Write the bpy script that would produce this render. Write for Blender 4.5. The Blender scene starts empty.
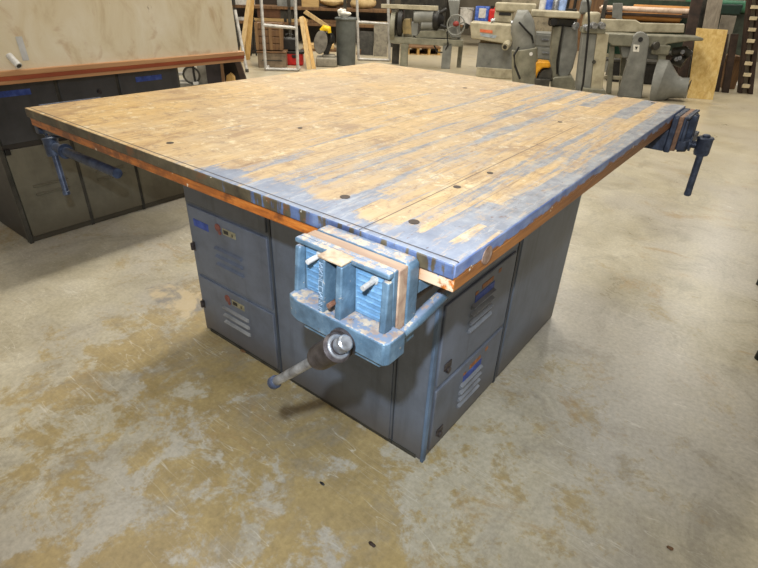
import bpy, bmesh, math, random
from math import sin, cos, pi, hypot, floor as fl
from mathutils import Vector, Matrix
random.seed(7)
scn = bpy.context.scene
COL = scn.collection

# ------------------------------------------------------------------ camera
F = 509.0918
C = (0.2947314387479809, -0.5662882874487463, 1.1744881546166877)
R = (0.7862543223580508, 0.6170398072809745, 0.03264991277078992)
U = (-0.334715220581488, 0.3808994861727779, 0.8619056227594756)
W = (-0.5193937443639153, 0.6886054441143865, -0.5060164825889175)
cd = bpy.data.cameras.new('camera')
cd.sensor_width = 36; cd.lens = F / 758 * 36; cd.clip_start = .02; cd.clip_end = 200
cam = bpy.data.objects.new('camera', cd); COL.objects.link(cam)
M = Matrix.Identity(4)
for i in range(3):
    M[i][0] = R[i]; M[i][1] = U[i]; M[i][2] = -W[i]; M[i][3] = C[i]
cam.matrix_world = M
scn.camera = cam

def ray(px, py):
    a = (px - 379) / F; b = -(py - 284) / F
    return [W[i] + a * R[i] + b * U[i] for i in range(3)]
def atz(px, py, z=0):
    d = ray(px, py); t = (z - C[2]) / d[2]
    return Vector([C[i] + t * d[i] for i in range(3)])
def atpl(px, py, p, n):
    d = ray(px, py); t = sum((p[i] - C[i]) * n[i] for i in range(3)) / sum(d[i] * n[i] for i in range(3))
    return Vector([C[i] + t * d[i] for i in range(3)])
def aty(px, py, y): return atpl(px, py, (0, y, 0), (0, 1, 0))
def atx(px, py, x): return atpl(px, py, (x, 0, 0), (1, 0, 0))

# ------------------------------------------------------------------ materials
def srgb(r, g, b):
    def f(c):
        c /= 255
        return c / 12.92 if c <= .04045 else ((c + .055) / 1.055) ** 2.4
    return (f(r), f(g), f(b), 1)

class G:
    def __init__(s, name):
        s.m = bpy.data.materials.new(name); s.m.use_nodes = True
        s.t = s.m.node_tree; s.n = s.t.nodes; s.n.clear()
        s.out = s.n.new('ShaderNodeOutputMaterial'); s.b = s.n.new('ShaderNodeBsdfPrincipled')
        s.t.links.new(s.b.outputs[0], s.out.inputs[0])
        s.tc = s.n.new('ShaderNodeTexCoord')
    def put(s, sock, v):
        if hasattr(v, 'links') or isinstance(v, bpy.types.NodeSocket): s.t.links.new(v, sock)
        else: sock.default_value = v
    def obj(s, scale=(1, 1, 1), loc=(0, 0, 0), rot=(0, 0, 0)):
        n = s.n.new('ShaderNodeMapping'); s.t.links.new(s.tc.outputs['Object'], n.inputs[0])
        n.inputs['Scale'].default_value = scale; n.inputs['Location'].default_value = loc; n.inputs['Rotation'].default_value = rot
        return n.outputs[0]
    def op(s, o, a, b=0, clamp=False):
        n = s.n.new('ShaderNodeMath'); n.operation = o; n.use_clamp = clamp
        s.put(n.inputs[0], a); s.put(n.inputs[1], b); return n.outputs[0]
    def noise(s, vec, scale=5, detail=4, rough=.55, dist=0):
        n = s.n.new('ShaderNodeTexNoise'); s.t.links.new(vec, n.inputs['Vector'])
        n.inputs['Scale'].default_value = scale; n.inputs['Detail'].default_value = detail
        n.inputs['Roughness'].default_value = rough; n.inputs['Distortion'].default_value = dist
        return n.outputs[0]
    def white(s, vec):
        n = s.n.new('ShaderNodeTexWhiteNoise'); n.noise_dimensions = '3D'; s.t.links.new(vec, n.inputs['Vector']); return n.outputs['Value']
    def voro(s, vec, scale=5, feat='F1'):
        n = s.n.new('ShaderNodeTexVoronoi'); n.feature = feat; s.t.links.new(vec, n.inputs['Vector']); n.inputs['Scale'].default_value = scale
        return n.outputs['Distance']
    def ramp(s, fac, stops, const=False):
        n = s.n.new('ShaderNodeValToRGB'); s.put(n.inputs[0], fac); e = n.color_ramp.elements
        if const: n.color_ramp.interpolation = 'CONSTANT'
        while len(e) < len(stops): e.new(.5)
        for i, (p, c) in enumerate(stops):
            e[i].position = p; e[i].color = c if isinstance(c, tuple) else (c, c, c, 1)
        return n.outputs[0]
    def step(s, fac, a, b):
        n = s.n.new('ShaderNodeMapRange'); n.interpolation_type = 'SMOOTHSTEP'; s.put(n.inputs[0], fac)
        n.inputs[1].default_value = a; n.inputs[2].default_value = b; n.inputs[3].default_value = 0; n.inputs[4].default_value = 1
        return n.outputs[0]
    def mix(s, fac, a, b, mode='MIX'):
        n = s.n.new('ShaderNodeMix'); n.data_type = 'RGBA'; n.blend_type = mode; n.clamp_factor = True
        s.put(n.inputs[0], fac); s.put(n.inputs[6], a); s.put(n.inputs[7], b); return n.outputs[2]
    def sep(s, vec):
        n = s.n.new('ShaderNodeSeparateXYZ'); s.t.links.new(vec, n.inputs[0]); return n.outputs[0], n.outputs[1], n.outputs[2]
    def comb(s, x=0, y=0, z=0):
        n = s.n.new('ShaderNodeCombineXYZ'); s.put(n.inputs[0], x); s.put(n.inputs[1], y); s.put(n.inputs[2], z); return n.outputs[0]
    def done(s, col, rough=.5, metal=0, bump=None, bstr=.2, bdist=.01, spec=.5):
        s.put(s.b.inputs['Base Color'], col); s.put(s.b.inputs['Roughness'], rough); s.put(s.b.inputs['Metallic'], metal)
        s.b.inputs['Specular IOR Level'].default_value = spec
        if bump is not None:
            n = s.n.new('ShaderNodeBump'); n.inputs['Strength'].default_value = bstr; n.inputs['Distance'].default_value = bdist
            s.t.links.new(bump, n.inputs['Height']); s.t.links.new(n.outputs[0], s.b.inputs['Normal'])
        return s.m

MATS = {}
def worn(name, base, dark=None, light=None, scale=9, rough=.5, metal=0, chips=0, chipcol=(190, 178, 150), spec=.4):
    """painted / bare surface with blotches and optional chips"""
    if name in MATS: return MATS[name]
    g = G(name); v = g.obj()
    dark = dark or tuple(c * .62 for c in base); light = light or tuple(min(255, c * 1.15) for c in base)
    n = g.noise(v, scale, 7, .62)
    c = g.ramp(n, [(.28, srgb(*dark)), (.5, srgb(*base)), (.74, srgb(*light))])
    if chips:
        k = g.step(g.noise(v, scale * 4, 8, .7), .62 - chips, .66 - chips)
        c = g.mix(k, c, srgb(*chipcol))
    MATS[name] = g.done(c, rough, metal, n, .15, .004, spec)
    return MATS[name]

def wood(name, base, dark, axis=2, scale=8, rough=.6):
    if name in MATS: return MATS[name]
    g = G(name); s = [14, 14, 14]; s[axis] = 1.2
    v = g.obj(tuple(s)); n = g.noise(v, scale / 4, 6, .6, .6)
    c = g.ramp(n, [(.3, srgb(*dark)), (.7, srgb(*base))])
    n2 = g.noise(g.obj(), 5, 4)
    c = g.mix(g.op('MULTIPLY', g.step(n2, .5, .8), .4), c, srgb(*dark))
    MATS[name] = g.done(c, rough, 0, n, .15, .003); return MATS[name]

def m_floor():
    g = G('concrete_floor'); v = g.obj()
    x, y, z = g.sep(v)
    big = g.noise(v, .9, 4, .55); mid = g.noise(v, 3.2, 8, .68, .4); fine = g.noise(v, 38, 6, .7); warp = g.noise(v, 7, 10, .72, .5)
    c = g.ramp(mid, [(.28, srgb(154, 146, 124)), (.48, srgb(177, 170, 149)), (.72, srgb(195, 189, 170))])
    cool = g.step(g.noise(g.obj((1, 1, 1), (7, 3, 0)), 1.3, 5, .6), .42, .62)
    c = g.mix(g.op('MULTIPLY', cool, .55), c, srgb(168, 164, 158))
    # worn golden sealer, most of it left of and before the bench
    d = g.op('SQRT', g.op('ADD', g.op('POWER', g.op('ADD', x, .55), 2), g.op('POWER', g.op('SUBTRACT', y, -.05), 2)))
    near = g.op('SUBTRACT', 1, g.step(d, .35, 1.7))
    spk = g.noise(v, 30, 9, .78)
    th = g.op('ADD', g.op('ADD', g.op('MULTIPLY', warp, .40), g.op('MULTIPLY', big, .38)), g.op('MULTIPLY', spk, .22))
    th = g.op('ADD', th, g.op('MULTIPLY', near, .095))
    st = g.step(th, .545, .60)
    stc = g.ramp(g.noise(v, 12, 6, .65), [(.3, srgb(134, 112, 56)), (.7, srgb(170, 146, 84))])
    c = g.mix(g.op('MULTIPLY', st, g.op('ADD', .32, g.op('MULTIPLY', near, .46))), c, stc)
    sm = g.step(g.noise(g.obj((1, .7, 1), (2, 8, 0)), 4.5, 9, .72, .8), .50, .64)
    c = g.mix(g.op('MULTIPLY', sm, .5), c, srgb(142, 136, 122))
    bs = g.step(g.noise(g.obj((.8, 1.3, 1), (9, 1, 0)), 2.6, 9, .74, .6), .56, .66)
    c = g.mix(g.op('MULTIPLY', bs, .55), c, srgb(160, 134, 90))
    mot = g.ramp(g.noise(v, 70, 5, .7), [(.35, (.86, .86, .86, 1)), (.65, (1.12, 1.12, 1.12, 1))])
    c = g.mix(1.0, c, mot, 'MULTIPLY')
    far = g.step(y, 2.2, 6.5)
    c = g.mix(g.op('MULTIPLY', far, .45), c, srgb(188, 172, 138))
    # pale flakes, dark crumbs and scratches
    c = g.mix(g.op('MULTIPLY', g.step(fine, .66, .72), .5), c, srgb(208, 204, 188))
    c = g.mix(g.op('MULTIPLY', g.step(g.noise(g.obj((1, 1, 1), (3, 9, 1)), 26, 8, .75), .69, .73), .75), c, srgb(84, 72, 52))
    for k, (rz, sc) in enumerate([(.5, (2.5, 26, 1)), (-.7, (2.2, 24, 1)), (1.4, (3, 30, 1))]):
        n = g.noise(g.obj(sc, (k * 3, k, 0), (0, 0, rz)), 1, 2, .4, .3)
        ln = g.op('SUBTRACT', 1, g.step(g.op('ABSOLUTE', g.op('SUBTRACT', n, .5)), .0, .006))
        gate = g.step(g.noise(g.obj((1, 1, 1), (k * 5, 2, 2)), 3.5, 2), .52, .60)
        c = g.mix(g.op('MULTIPLY', g.op('MULTIPLY', ln, gate), .45), c, srgb(214, 211, 198))
    # one bare pale grey patch left of the locker base
    px, py, _ = -1.47, .38, 0
    dp = g.op('SQRT', g.op('ADD', g.op('POWER', g.op('MULTIPLY', g.op('SUBTRACT', x, px), 1.0), 2), g.op('POWER', g.op('MULTIPLY', g.op('SUBTRACT', y, py), 2.0), 2)))
    dp = g.op('ADD', dp, g.op('MULTIPLY', g.op('SUBTRACT', warp, .5), .55))
    c = g.mix(g.op('SUBTRACT', .8, g.step(dp, .13, .19)), c, g.mix(g.step(mid, .45, .55), srgb(132, 130, 128), srgb(196, 180, 148)))
    rg = g.op('ADD', .22, g.op('MULTIPLY', g.op('ADD', mid, st), .16))
    return g.done(c, rg, 0, g.op('ADD', g.op('MULTIPLY', fine, .3), g.op('MULTIPLY', st, .3)), .08, .004, .45)

OX, OY = -.7035, .8078       # base point of the main bench
def bench_coords(g):
    v = g.obj((1, 1, 1), (OX, OY, 0)); return (v,) + g.sep(v)

def m_top():
    g = G('butcher_block_top'); v, x, y, z = bench_coords(g)
    bw = .047
    bid = g.op('FLOOR', g.op('DIVIDE', x, bw))
    r1 = g.white(g.comb(bid, 3.3, 0))
    seg = g.op('FLOOR', g.op('ADD', g.op('DIVIDE', y, .38), g.op('MULTIPLY', r1, 9)))
    r2 = g.white(g.comb(bid, seg, 1.7))
    grain = g.noise(g.comb(g.op('MULTIPLY', x, 46), g.op('MULTIPLY', y, 7), r2), 1.6, 9, .72, .9)
    c = g.ramp(grain, [(.30, srgb(150, 116, 78)), (.45, srgb(202, 168, 120)), (.58, srgb(222, 194, 150)), (.72, srgb(236, 216, 182))])
    c = g.mix(g.op('MULTIPLY', r2, .36), c, srgb(190, 150, 98))
    honey = g.step(g.noise(g.obj((1, 1, 1), (4, 1, 0)), 1.5, 3), .40, .60)
    c = g.mix(g.op('MULTIPLY', honey, .35), c, srgb(222, 184, 118))
    old = g.op('MULTIPLY', g.step(g.noise(g.obj((1, 1, 1), (8, 6, 0)), 2.2, 6, .65), .44, .60), .55)
    c = g.mix(old, c, srgb(190, 166, 138))
    bl = g.step(g.noise(g.obj((2.2, 1.3, 1), (OX, OY, 0)), 4.2, 10, .76, .6), .50, .62)
    c = g.mix(g.op('MULTIPLY', bl, .5), c, srgb(140, 106, 82))
    dirt = g.step(g.noise(g.comb(g.op('MULTIPLY', x, 12), g.op('MULTIPLY', y, 26), 0), 1.5, 10, .78), .52, .62)
    c = g.mix(g.op('MULTIPLY', dirt, .42), c, srgb(128, 106, 94))
    pale = g.step(g.noise(g.comb(g.op('MULTIPLY', x, 16), g.op('MULTIPLY', y, 18), 5), 1.3, 10, .76), .54, .64)
    c = g.mix(g.op('MULTIPLY', pale, .65), c, srgb(240, 224, 192))
    # seams
    fx = g.op('FRACT', g.op('DIVIDE', x, bw))
    seam = g.op('MULTIPLY', g.op('SUBTRACT', 1, g.step(g.op('ABSOLUTE', g.op('SUBTRACT', fx, .03)), .0, .035)), g.step(g.noise(v, 5, 3), .45, .6))
    c = g.mix(g.op('MULTIPLY', seam, .6), c, srgb(92, 68, 50))
    # blue grey paint left in streaks along the boards: heavy at the right edge and the front right corner
    prof = g.ramp(g.op('DIVIDE', g.op('ADD', x, 1.0), 1.0), [(0, .08), (.28, .22), (.46, .40), (.56, .34), (.63, .62), (.67, .34), (.73, .62), (.80, .34), (.84, .46), (.88, .74), (.92, .52), (.955, .60), (.985, .86)])
    st = g.noise(g.comb(g.op('MULTIPLY', x, 30), g.op('MULTIPLY', y, 2.2), 0), 1.1, 9, .66, .35)
    fr = g.op('MULTIPLY', g.op('SUBTRACT', 1, g.step(y, .02, .085)), g.step(x, -.95, -.42))
    lvl = g.op('ADD', g.op('MULTIPLY', prof, .55), g.op('ADD', g.op('MULTIPLY', g.op('SUBTRACT', r1, .5), .10), g.op('MULTIPLY', g.op('SUBTRACT', r2, .5), .26)))
    lvl = g.op('ADD', lvl, g.op('MULTIPLY', fr, .34))
    pm = g.step(g.op('ADD', g.op('ADD', st, g.op('MULTIPLY', g.op('SUBTRACT', g.noise(v, 60, 9, .8), .5), .45)), lvl), .80, .90)
    pc = g.ramp(g.noise(v, 24, 7, .65), [(.3, srgb(112, 116, 128)), (.5, srgb(140, 145, 158)), (.7, srgb(172, 176, 186))])
    edge = g.op('SUBTRACT', 1, g.step(y, .0, .3))
    pc = g.mix(g.op('MULTIPLY', edge, .38), pc, srgb(112, 136, 178))
    tot = g.op('ADD', st, lvl)
    film = g.step(g.op('ADD', tot, g.op('MULTIPLY', g.op('SUBTRACT', g.noise(v, 14, 8, .75), .5), .4)), .68, .92)
    c = g.mix(g.op('MULTIPLY', film, .42), c, srgb(170, 166, 172))
    scr = g.step(g.noise(g.comb(g.op('MULTIPLY', x, 70), g.op('MULTIPLY', y, 9), 9), 1.2, 8, .72), .55, .63)
    scr2 = g.step(g.noise(g.obj((1, 1, 1), (6, 6, 6)), 20, 9, .8), .56, .62)
    wear = g.op('SUBTRACT', 1, g.op('MULTIPLY', g.op('MAXIMUM', scr, scr2), .62))
    pc = g.mix(g.op('MULTIPLY', g.step(g.noise(g.comb(g.op('MULTIPLY', x, 40), g.op('MULTIPLY', y, 6), 4), 1.4, 8, .75), .52, .66), .55), pc, srgb(196, 198, 206))
    c = g.mix(g.op('MULTIPLY', g.op('MULTIPLY', pm, wear), .93), c, pc)
    br = g.step(g.noise(g.comb(g.op('MULTIPLY', x, 34), g.op('MULTIPLY', y, 15), 7), 1.5, 8, .72), .61, .67)
    c = g.mix(g.op('MULTIPLY', br, .6), c, srgb(120, 76, 56))
    c = g.mix(1.0, c, (.86, .87, .83, 1), 'MULTIPLY')
    # specks and gouges
    sp = g.step(g.noise(g.obj((1, 1, 1), (1, 5, 2)), 62, 5, .75), .645, .70)
    c = g.mix(g.op('MULTIPLY', sp, .8), c, srgb(70, 50, 38))
    gd = g.step(g.noise(g.comb(g.op('MULTIPLY', x, 60), g.op('MULTIPLY', y, 14), 3), 1, 3, .6), .70, .75)
    c = g.mix(g.op('MULTIPLY', gd, .7), c, srgb(86, 56, 44))
    # crack between the edge strip and the boards, and one long open joint
    ck = g.op('SUBTRACT', 1, g.step(g.op('ABSOLUTE', g.op('SUBTRACT', y, .012)), .0009, .0024))
    lj = g.op('MULTIPLY', g.op('SUBTRACT', 1, g.step(g.op('ABSOLUTE', g.op('SUBTRACT', x, -.177)), .0003, .0016)), g.op('SUBTRACT', 1, g.step(y, .9, 1.1)))
    dk = g.op('MAXIMUM', ck, lj)
    c = g.mix(g.op('MULTIPLY', dk, .9), c, srgb(40, 38, 46))
    h = g.op('SUBTRACT', g.op('ADD', g.op('MULTIPLY', grain, .4), g.op('MULTIPLY', pm, .3)), g.op('ADD', dk, gd))
    return g.done(c, g.op('ADD', .42, g.op('MULTIPLY', grain, .25)), 0, h, .35, .003, .4)

def m_front_edge():
    g = G('grimy_edge_strip'); v, x, y, z = bench_coords(g)
    n = g.noise(v, 14, 7, .65)
    c = g.ramp(n, [(.3, srgb(44, 36, 26)), (.55, srgb(84, 74, 54)), (.75, srgb(116, 104, 80))])
    ru = g.step(g.noise(g.obj((1, 1, 1), (2, 2, 2)), 22, 6, .7), .56, .64)
    c = g.mix(g.op('MULTIPLY', ru, .6), c, srgb(110, 66, 34))
    dr = g.noise(g.comb(g.op('MULTIPLY', x, 45), 0, g.op('MULTIPLY', z, 6)), 1, 3, .6)
    reg = g.op('ADD', g.op('MULTIPLY', g.step(x, -.66, -.22), .22), g.op('MULTIPLY', g.op('SUBTRACT', g.noise(v, 30, 8, .75), .5), .35))
    pm = g.step(g.op('ADD', dr, reg), .66, .72)
    c = g.mix(g.op('MULTIPLY', pm, .85), c, g.ramp(n, [(.35, srgb(50, 64, 98)), (.55, srgb(84, 104, 142)), (.72, srgb(130, 148, 178))]))
    wh = g.step(g.noise(g.obj((1, 1, 1), (8, 2, 2)), 40, 3, .6), .70, .74)
    c = g.mix(wh, c, srgb(206, 200, 186))
    return g.done(c, .5, 0, n, .3, .004)

def m_right_edge():
    g = G('painted_wood_edge'); v, x, y, z = bench_coords(g)
    gr = g.noise(g.comb(x, g.op('MULTIPLY', y, 6), g.op('MULTIPLY', z, 90)), 1.2, 6, .6)
    c = g.ramp(gr, [(.3, srgb(112, 66, 28)), (.6, srgb(158, 102, 48)), (.8, srgb(186, 128, 66))])
    c = g.mix(g.op('MULTIPLY', g.step(y, .25, 1.2), .6), c, srgb(98, 66, 42))
    n = g.noise(g.comb(0, g.op('MULTIPLY', y, 16), g.op('MULTIPLY', z, 30)), 1.0, 6, .65)
    hgt = g.op('DIVIDE', g.op('SUBTRACT', z, .79), .05)
    pm = g.step(g.op('ADD', g.op('ADD', hgt, g.op('MULTIPLY', g.op('SUBTRACT', 1, g.step(y, .1, .6)), .16)), g.op('MULTIPLY', g.op('SUBTRACT', n, .5), 1.0)), .66, .72)
    c = g.mix(pm, c, g.ramp(n, [(.35, srgb(70, 92, 142)), (.7, srgb(136, 148, 176))]))
    wh = g.step(g.noise(g.obj((1, 1, 1), (8, 2, 2)), 30, 3, .6), .69, .72)
    c = g.mix(wh, c, srgb(210, 200, 180))
    return g.done(c, .45, 0, n, .25, .003)

def m_under_layer():
    g = G('orange_stained_edge'); v, x, y, z = bench_coords(g)
    gr = g.noise(g.comb(g.op('MULTIPLY', x, 8), y, g.op('MULTIPLY', z, 80)), 1.4, 6, .65)
    c = g.ramp(gr, [(.28, srgb(120, 60, 20)), (.55, srgb(184, 104, 36)), (.78, srgb(214, 146, 66))])
    c = g.mix(g.op('MULTIPLY', g.step(g.noise(v, 9, 6, .7), .54, .66), .75), c, srgb(84, 42, 20))
    c = g.mix(g.op('MULTIPLY', g.op('SUBTRACT', 1, g.step(x, -.9, -.3)), g.op('ADD', .2, g.op('MULTIPLY', g.step(g.noise(v, 16, 7, .7), .45, .6), .6))), c, srgb(92, 50, 24))
    c = g.mix(g.step(g.noise(g.obj((1, 1, 1), (5, 2, 8)), 34, 3, .6), .69, .73), c, srgb(222, 206, 176))
    c = g.mix(g.op('MULTIPLY', g.step(x, -.10, -.03), g.step(g.noise(v, 30, 6, .7), .40, .50)), c, srgb(205, 180, 150))
    dr = g.noise(g.comb(g.op('MULTIPLY', x, 50), 0, g.op('MULTIPLY', z, 5)), 1, 2, .5)
    pm = g.op('MULTIPLY', g.step(g.op('ADD', dr, g.op('MULTIPLY', g.op('SUBTRACT', z, .79), 6)), .76, .80), g.step(x, -.6, -.5))
    c = g.mix(pm, c, srgb(92, 120, 184))
    return g.done(c, .4, 0, gr, .25, .003)

def m_locker(name, base, low, scale=5, blue=0):
    g = G(name); v = g.obj(); x, y, z = g.sep(v)
    n = g.noise(v, scale, 8, .66); st = g.noise(g.obj((16, 16, 1.6)), 1.4, 5, .6)
    c = g.ramp(n, [(.25, srgb(*[q * .78 for q in base])), (.5, srgb(*base)), (.78, srgb(*[min(255, q * 1.16) for q in base]))])
    c = g.mix(g.op('MULTIPLY', g.step(st, .52, .72), .35), c, srgb(*[q * .66 for q in base]))
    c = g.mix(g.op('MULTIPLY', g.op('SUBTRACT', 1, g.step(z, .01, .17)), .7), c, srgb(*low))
    ch = g.step(g.noise(v, 34, 6, .7), .70, .74)
    c = g.mix(g.op('MULTIPLY', ch, .6), c, srgb(150, 150, 146))
    rs = g.step(g.noise(g.obj((1, 1, 1), (3, 1, 6)), 18, 7, .72), .70, .76)
    c = g.mix(g.op('MULTIPLY', rs, .7), c, srgb(88, 62, 46))
    return g.done(c, g.op('ADD', .36, g.op('MULTIPLY', n, .2)), .1, n, .12, .006, .5)

def m_vise():
    g = G('worn_blue_paint'); v = g.obj(); x, y, z = g.sep(v)
    n = g.noise(v, 26, 8, .68); n2 = g.noise(g.obj((1, 1, 1), (4, 4, 4)), 60, 7, .72)
    c = g.ramp(n, [(.28, srgb(54, 72, 86)), (.5, srgb(78, 102, 120)), (.74, srgb(112, 136, 152))])
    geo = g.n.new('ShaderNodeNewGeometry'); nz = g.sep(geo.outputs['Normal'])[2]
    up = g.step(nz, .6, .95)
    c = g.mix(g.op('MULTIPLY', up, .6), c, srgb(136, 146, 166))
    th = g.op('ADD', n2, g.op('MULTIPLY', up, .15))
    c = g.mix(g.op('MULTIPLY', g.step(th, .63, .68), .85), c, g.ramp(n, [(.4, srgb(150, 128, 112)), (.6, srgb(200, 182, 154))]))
    c = g.mix(g.op('MULTIPLY', g.step(g.noise(g.obj((1, 1, 1), (9, 4, 4)), 40, 7, .7), .62, .68), .7), c, srgb(86, 66, 52))
    return g.done(c, .42, .1, n2, .3, .0015, .5)

FLOOR = m_floor(); TOP = m_top(); FEDGE = m_front_edge(); REDGE = m_right_edge(); UNDER = m_under_layer()
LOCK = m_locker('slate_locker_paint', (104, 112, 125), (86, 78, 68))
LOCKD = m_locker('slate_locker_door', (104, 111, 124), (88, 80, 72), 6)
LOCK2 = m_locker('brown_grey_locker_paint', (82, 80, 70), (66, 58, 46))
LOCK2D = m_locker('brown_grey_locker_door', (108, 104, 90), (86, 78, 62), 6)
LOCK2S = m_locker('dark_locker_side', (50, 46, 42), (40, 34, 28))
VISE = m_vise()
VISED = worn('dark_blue_vise_paint', (58, 66, 84), (34, 38, 48), (84, 96, 118), 30, .45, .2, .0)
JAWWOOD = wood('vise_jaw_wood', (190, 166, 140), (122, 92, 76), 0, 8)
JAWDK = wood('vise_jaw_dark_wood', (160, 122, 92), (84, 58, 44), 0, 8)
STEEL = worn('bare_steel', (150, 152, 156), (92, 90, 92), (196, 200, 206), 40, .34, .75)
DSTEEL = worn('dark_steel', (74, 68, 68), (44, 38, 38), (108, 100, 98), 50, .45, .5)
GUN = worn('gunmetal_handle', (66, 74, 92), (40, 44, 56), (100, 110, 132), 30, .45, .3)
RUST = worn('rusty_steel', (112, 76, 58), (64, 44, 36), (160, 132, 116), 40, .6, .3)
BLACK = worn('black_paint', (30, 29, 28), (16, 16, 16), (46, 44, 42), 12, .45)
DBROWN = worn('dark_brown_wood', (54, 40, 32), (30, 22, 18), (76, 58, 46), 8, .6)
MBROWN = wood('brown_wood', (132, 98, 62), (84, 58, 36))
TANX = wood('pale_board_x', (206, 176, 122), (170, 136, 86), 0)
TAN = wood('pale_board', (212, 184, 132), (176, 144, 94), 2)
TAN2 = wood('yellow_board', (208, 172, 104), (170, 128, 66), 2)
GREYWOOD = wood('grey_board', (158, 148, 132), (118, 108, 94), 2)
MACH = worn('machine_grey_green', (124, 122, 106), (88, 86, 74), (150, 147, 130), 6, .45)
MACHL = worn('machine_beige', (170, 162, 138), (128, 120, 100), (194, 186, 162), 6, .45)
MACHB = worn('machine_slate', (122, 123, 118), (96, 97, 94), (144, 145, 140), 5, .42)
MACHD = worn('machine_dark', (58, 56, 50), (34, 33, 30), (82, 78, 70), 10, .5)
WHITE = worn('white_paint', (206, 204, 200), (168, 166, 160), (226, 224, 220), 12, .45)
WFRAME = worn('pale_metal_frame', (184, 182, 178), (140, 138, 134), (208, 206, 202), 14, .4)
YEL = worn('yellow_plastic', (214, 150, 22), (160, 104, 16), (236, 178, 50), 14, .4)
YEL2 = worn('bright_yellow_plastic', (236, 196, 20), (190, 150, 16), (246, 212, 60), 14, .4)
RED = worn('red_plastic', (196, 36, 34), (140, 24, 24), (220, 60, 54), 10, .4)
ORANGE = worn('orange_decal', (214, 112, 72), (190, 92, 58), (226, 140, 100), 30, .5)
BLUETAPE = worn('blue_tape', (54, 78, 158), (48, 62, 112), (84, 106, 176), 34, .5)
BLUE = worn('blue_plastic', (66, 100, 190), (40, 66, 130), (120, 150, 220), 20, .4)
GREEN = worn('machine_green', (56, 108, 82), (34, 72, 54), (80, 134, 106), 8, .45)
BINM = worn('bin_grey', (88, 92, 90), (64, 68, 66), (108, 112, 110), 4, .5)
ROLLM = wood('roll_brown', (196, 140, 74), (150, 98, 46), 0)
PINK = worn('pale_pink_pipe', (208, 182, 160), (176, 148, 126), (226, 206, 188), 14, .4)
PLATE = worn('brass_plate', (150, 144, 116), (112, 106, 86), (172, 166, 140), 60, .4, .2)
SACK = worn('tan_sack', (184, 158, 112), (140, 116, 78), (206, 184, 142), 8, .8)
PAPER = worn('crumpled_paper', (224, 222, 212), (180, 176, 164), (240, 238, 232), 20, .7)
CORDM = worn('black_rubber', (24, 24, 24), (16, 16, 16), (36, 36, 36), 20, .5)
WALLM = worn('shop_wall', (120, 112, 98), (92, 84, 72), (138, 130, 116), 1.2, .8)

def m_plywood(name, base, dark, light, sc=3):
    g = G(name); v = g.obj((1, 1, 1))
    n = g.noise(g.obj((1, 1, .55)), sc * 2.4, 8, .66, .6); n2 = g.noise(g.obj((1, 1, 1), (4, 4, 4)), sc * 2.4, 6, .6, .8)
    c = g.ramp(n, [(.28, srgb(*dark)), (.48, srgb(*base)), (.72, srgb(*light))])
    c = g.mix(g.op('MULTIPLY', g.step(n2, .56, .70), .5), c, srgb(196, 160, 116))
    c = g.mix(g.op('MULTIPLY', g.step(g.noise(g.obj((1, 1, .4), (2, 8, 1)), 16, 6, .7), .66, .71), .6), c, srgb(150, 116, 78))
    return g.done(c, .7, 0, n, .1, .003, .25)
PLY = m_plywood('plywood_sheet', (232, 216, 182), (208, 184, 142), (242, 230, 204))
OSB = m_plywood('chipboard', (212, 180, 112), (186, 148, 82), (230, 206, 148), 9)

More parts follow.
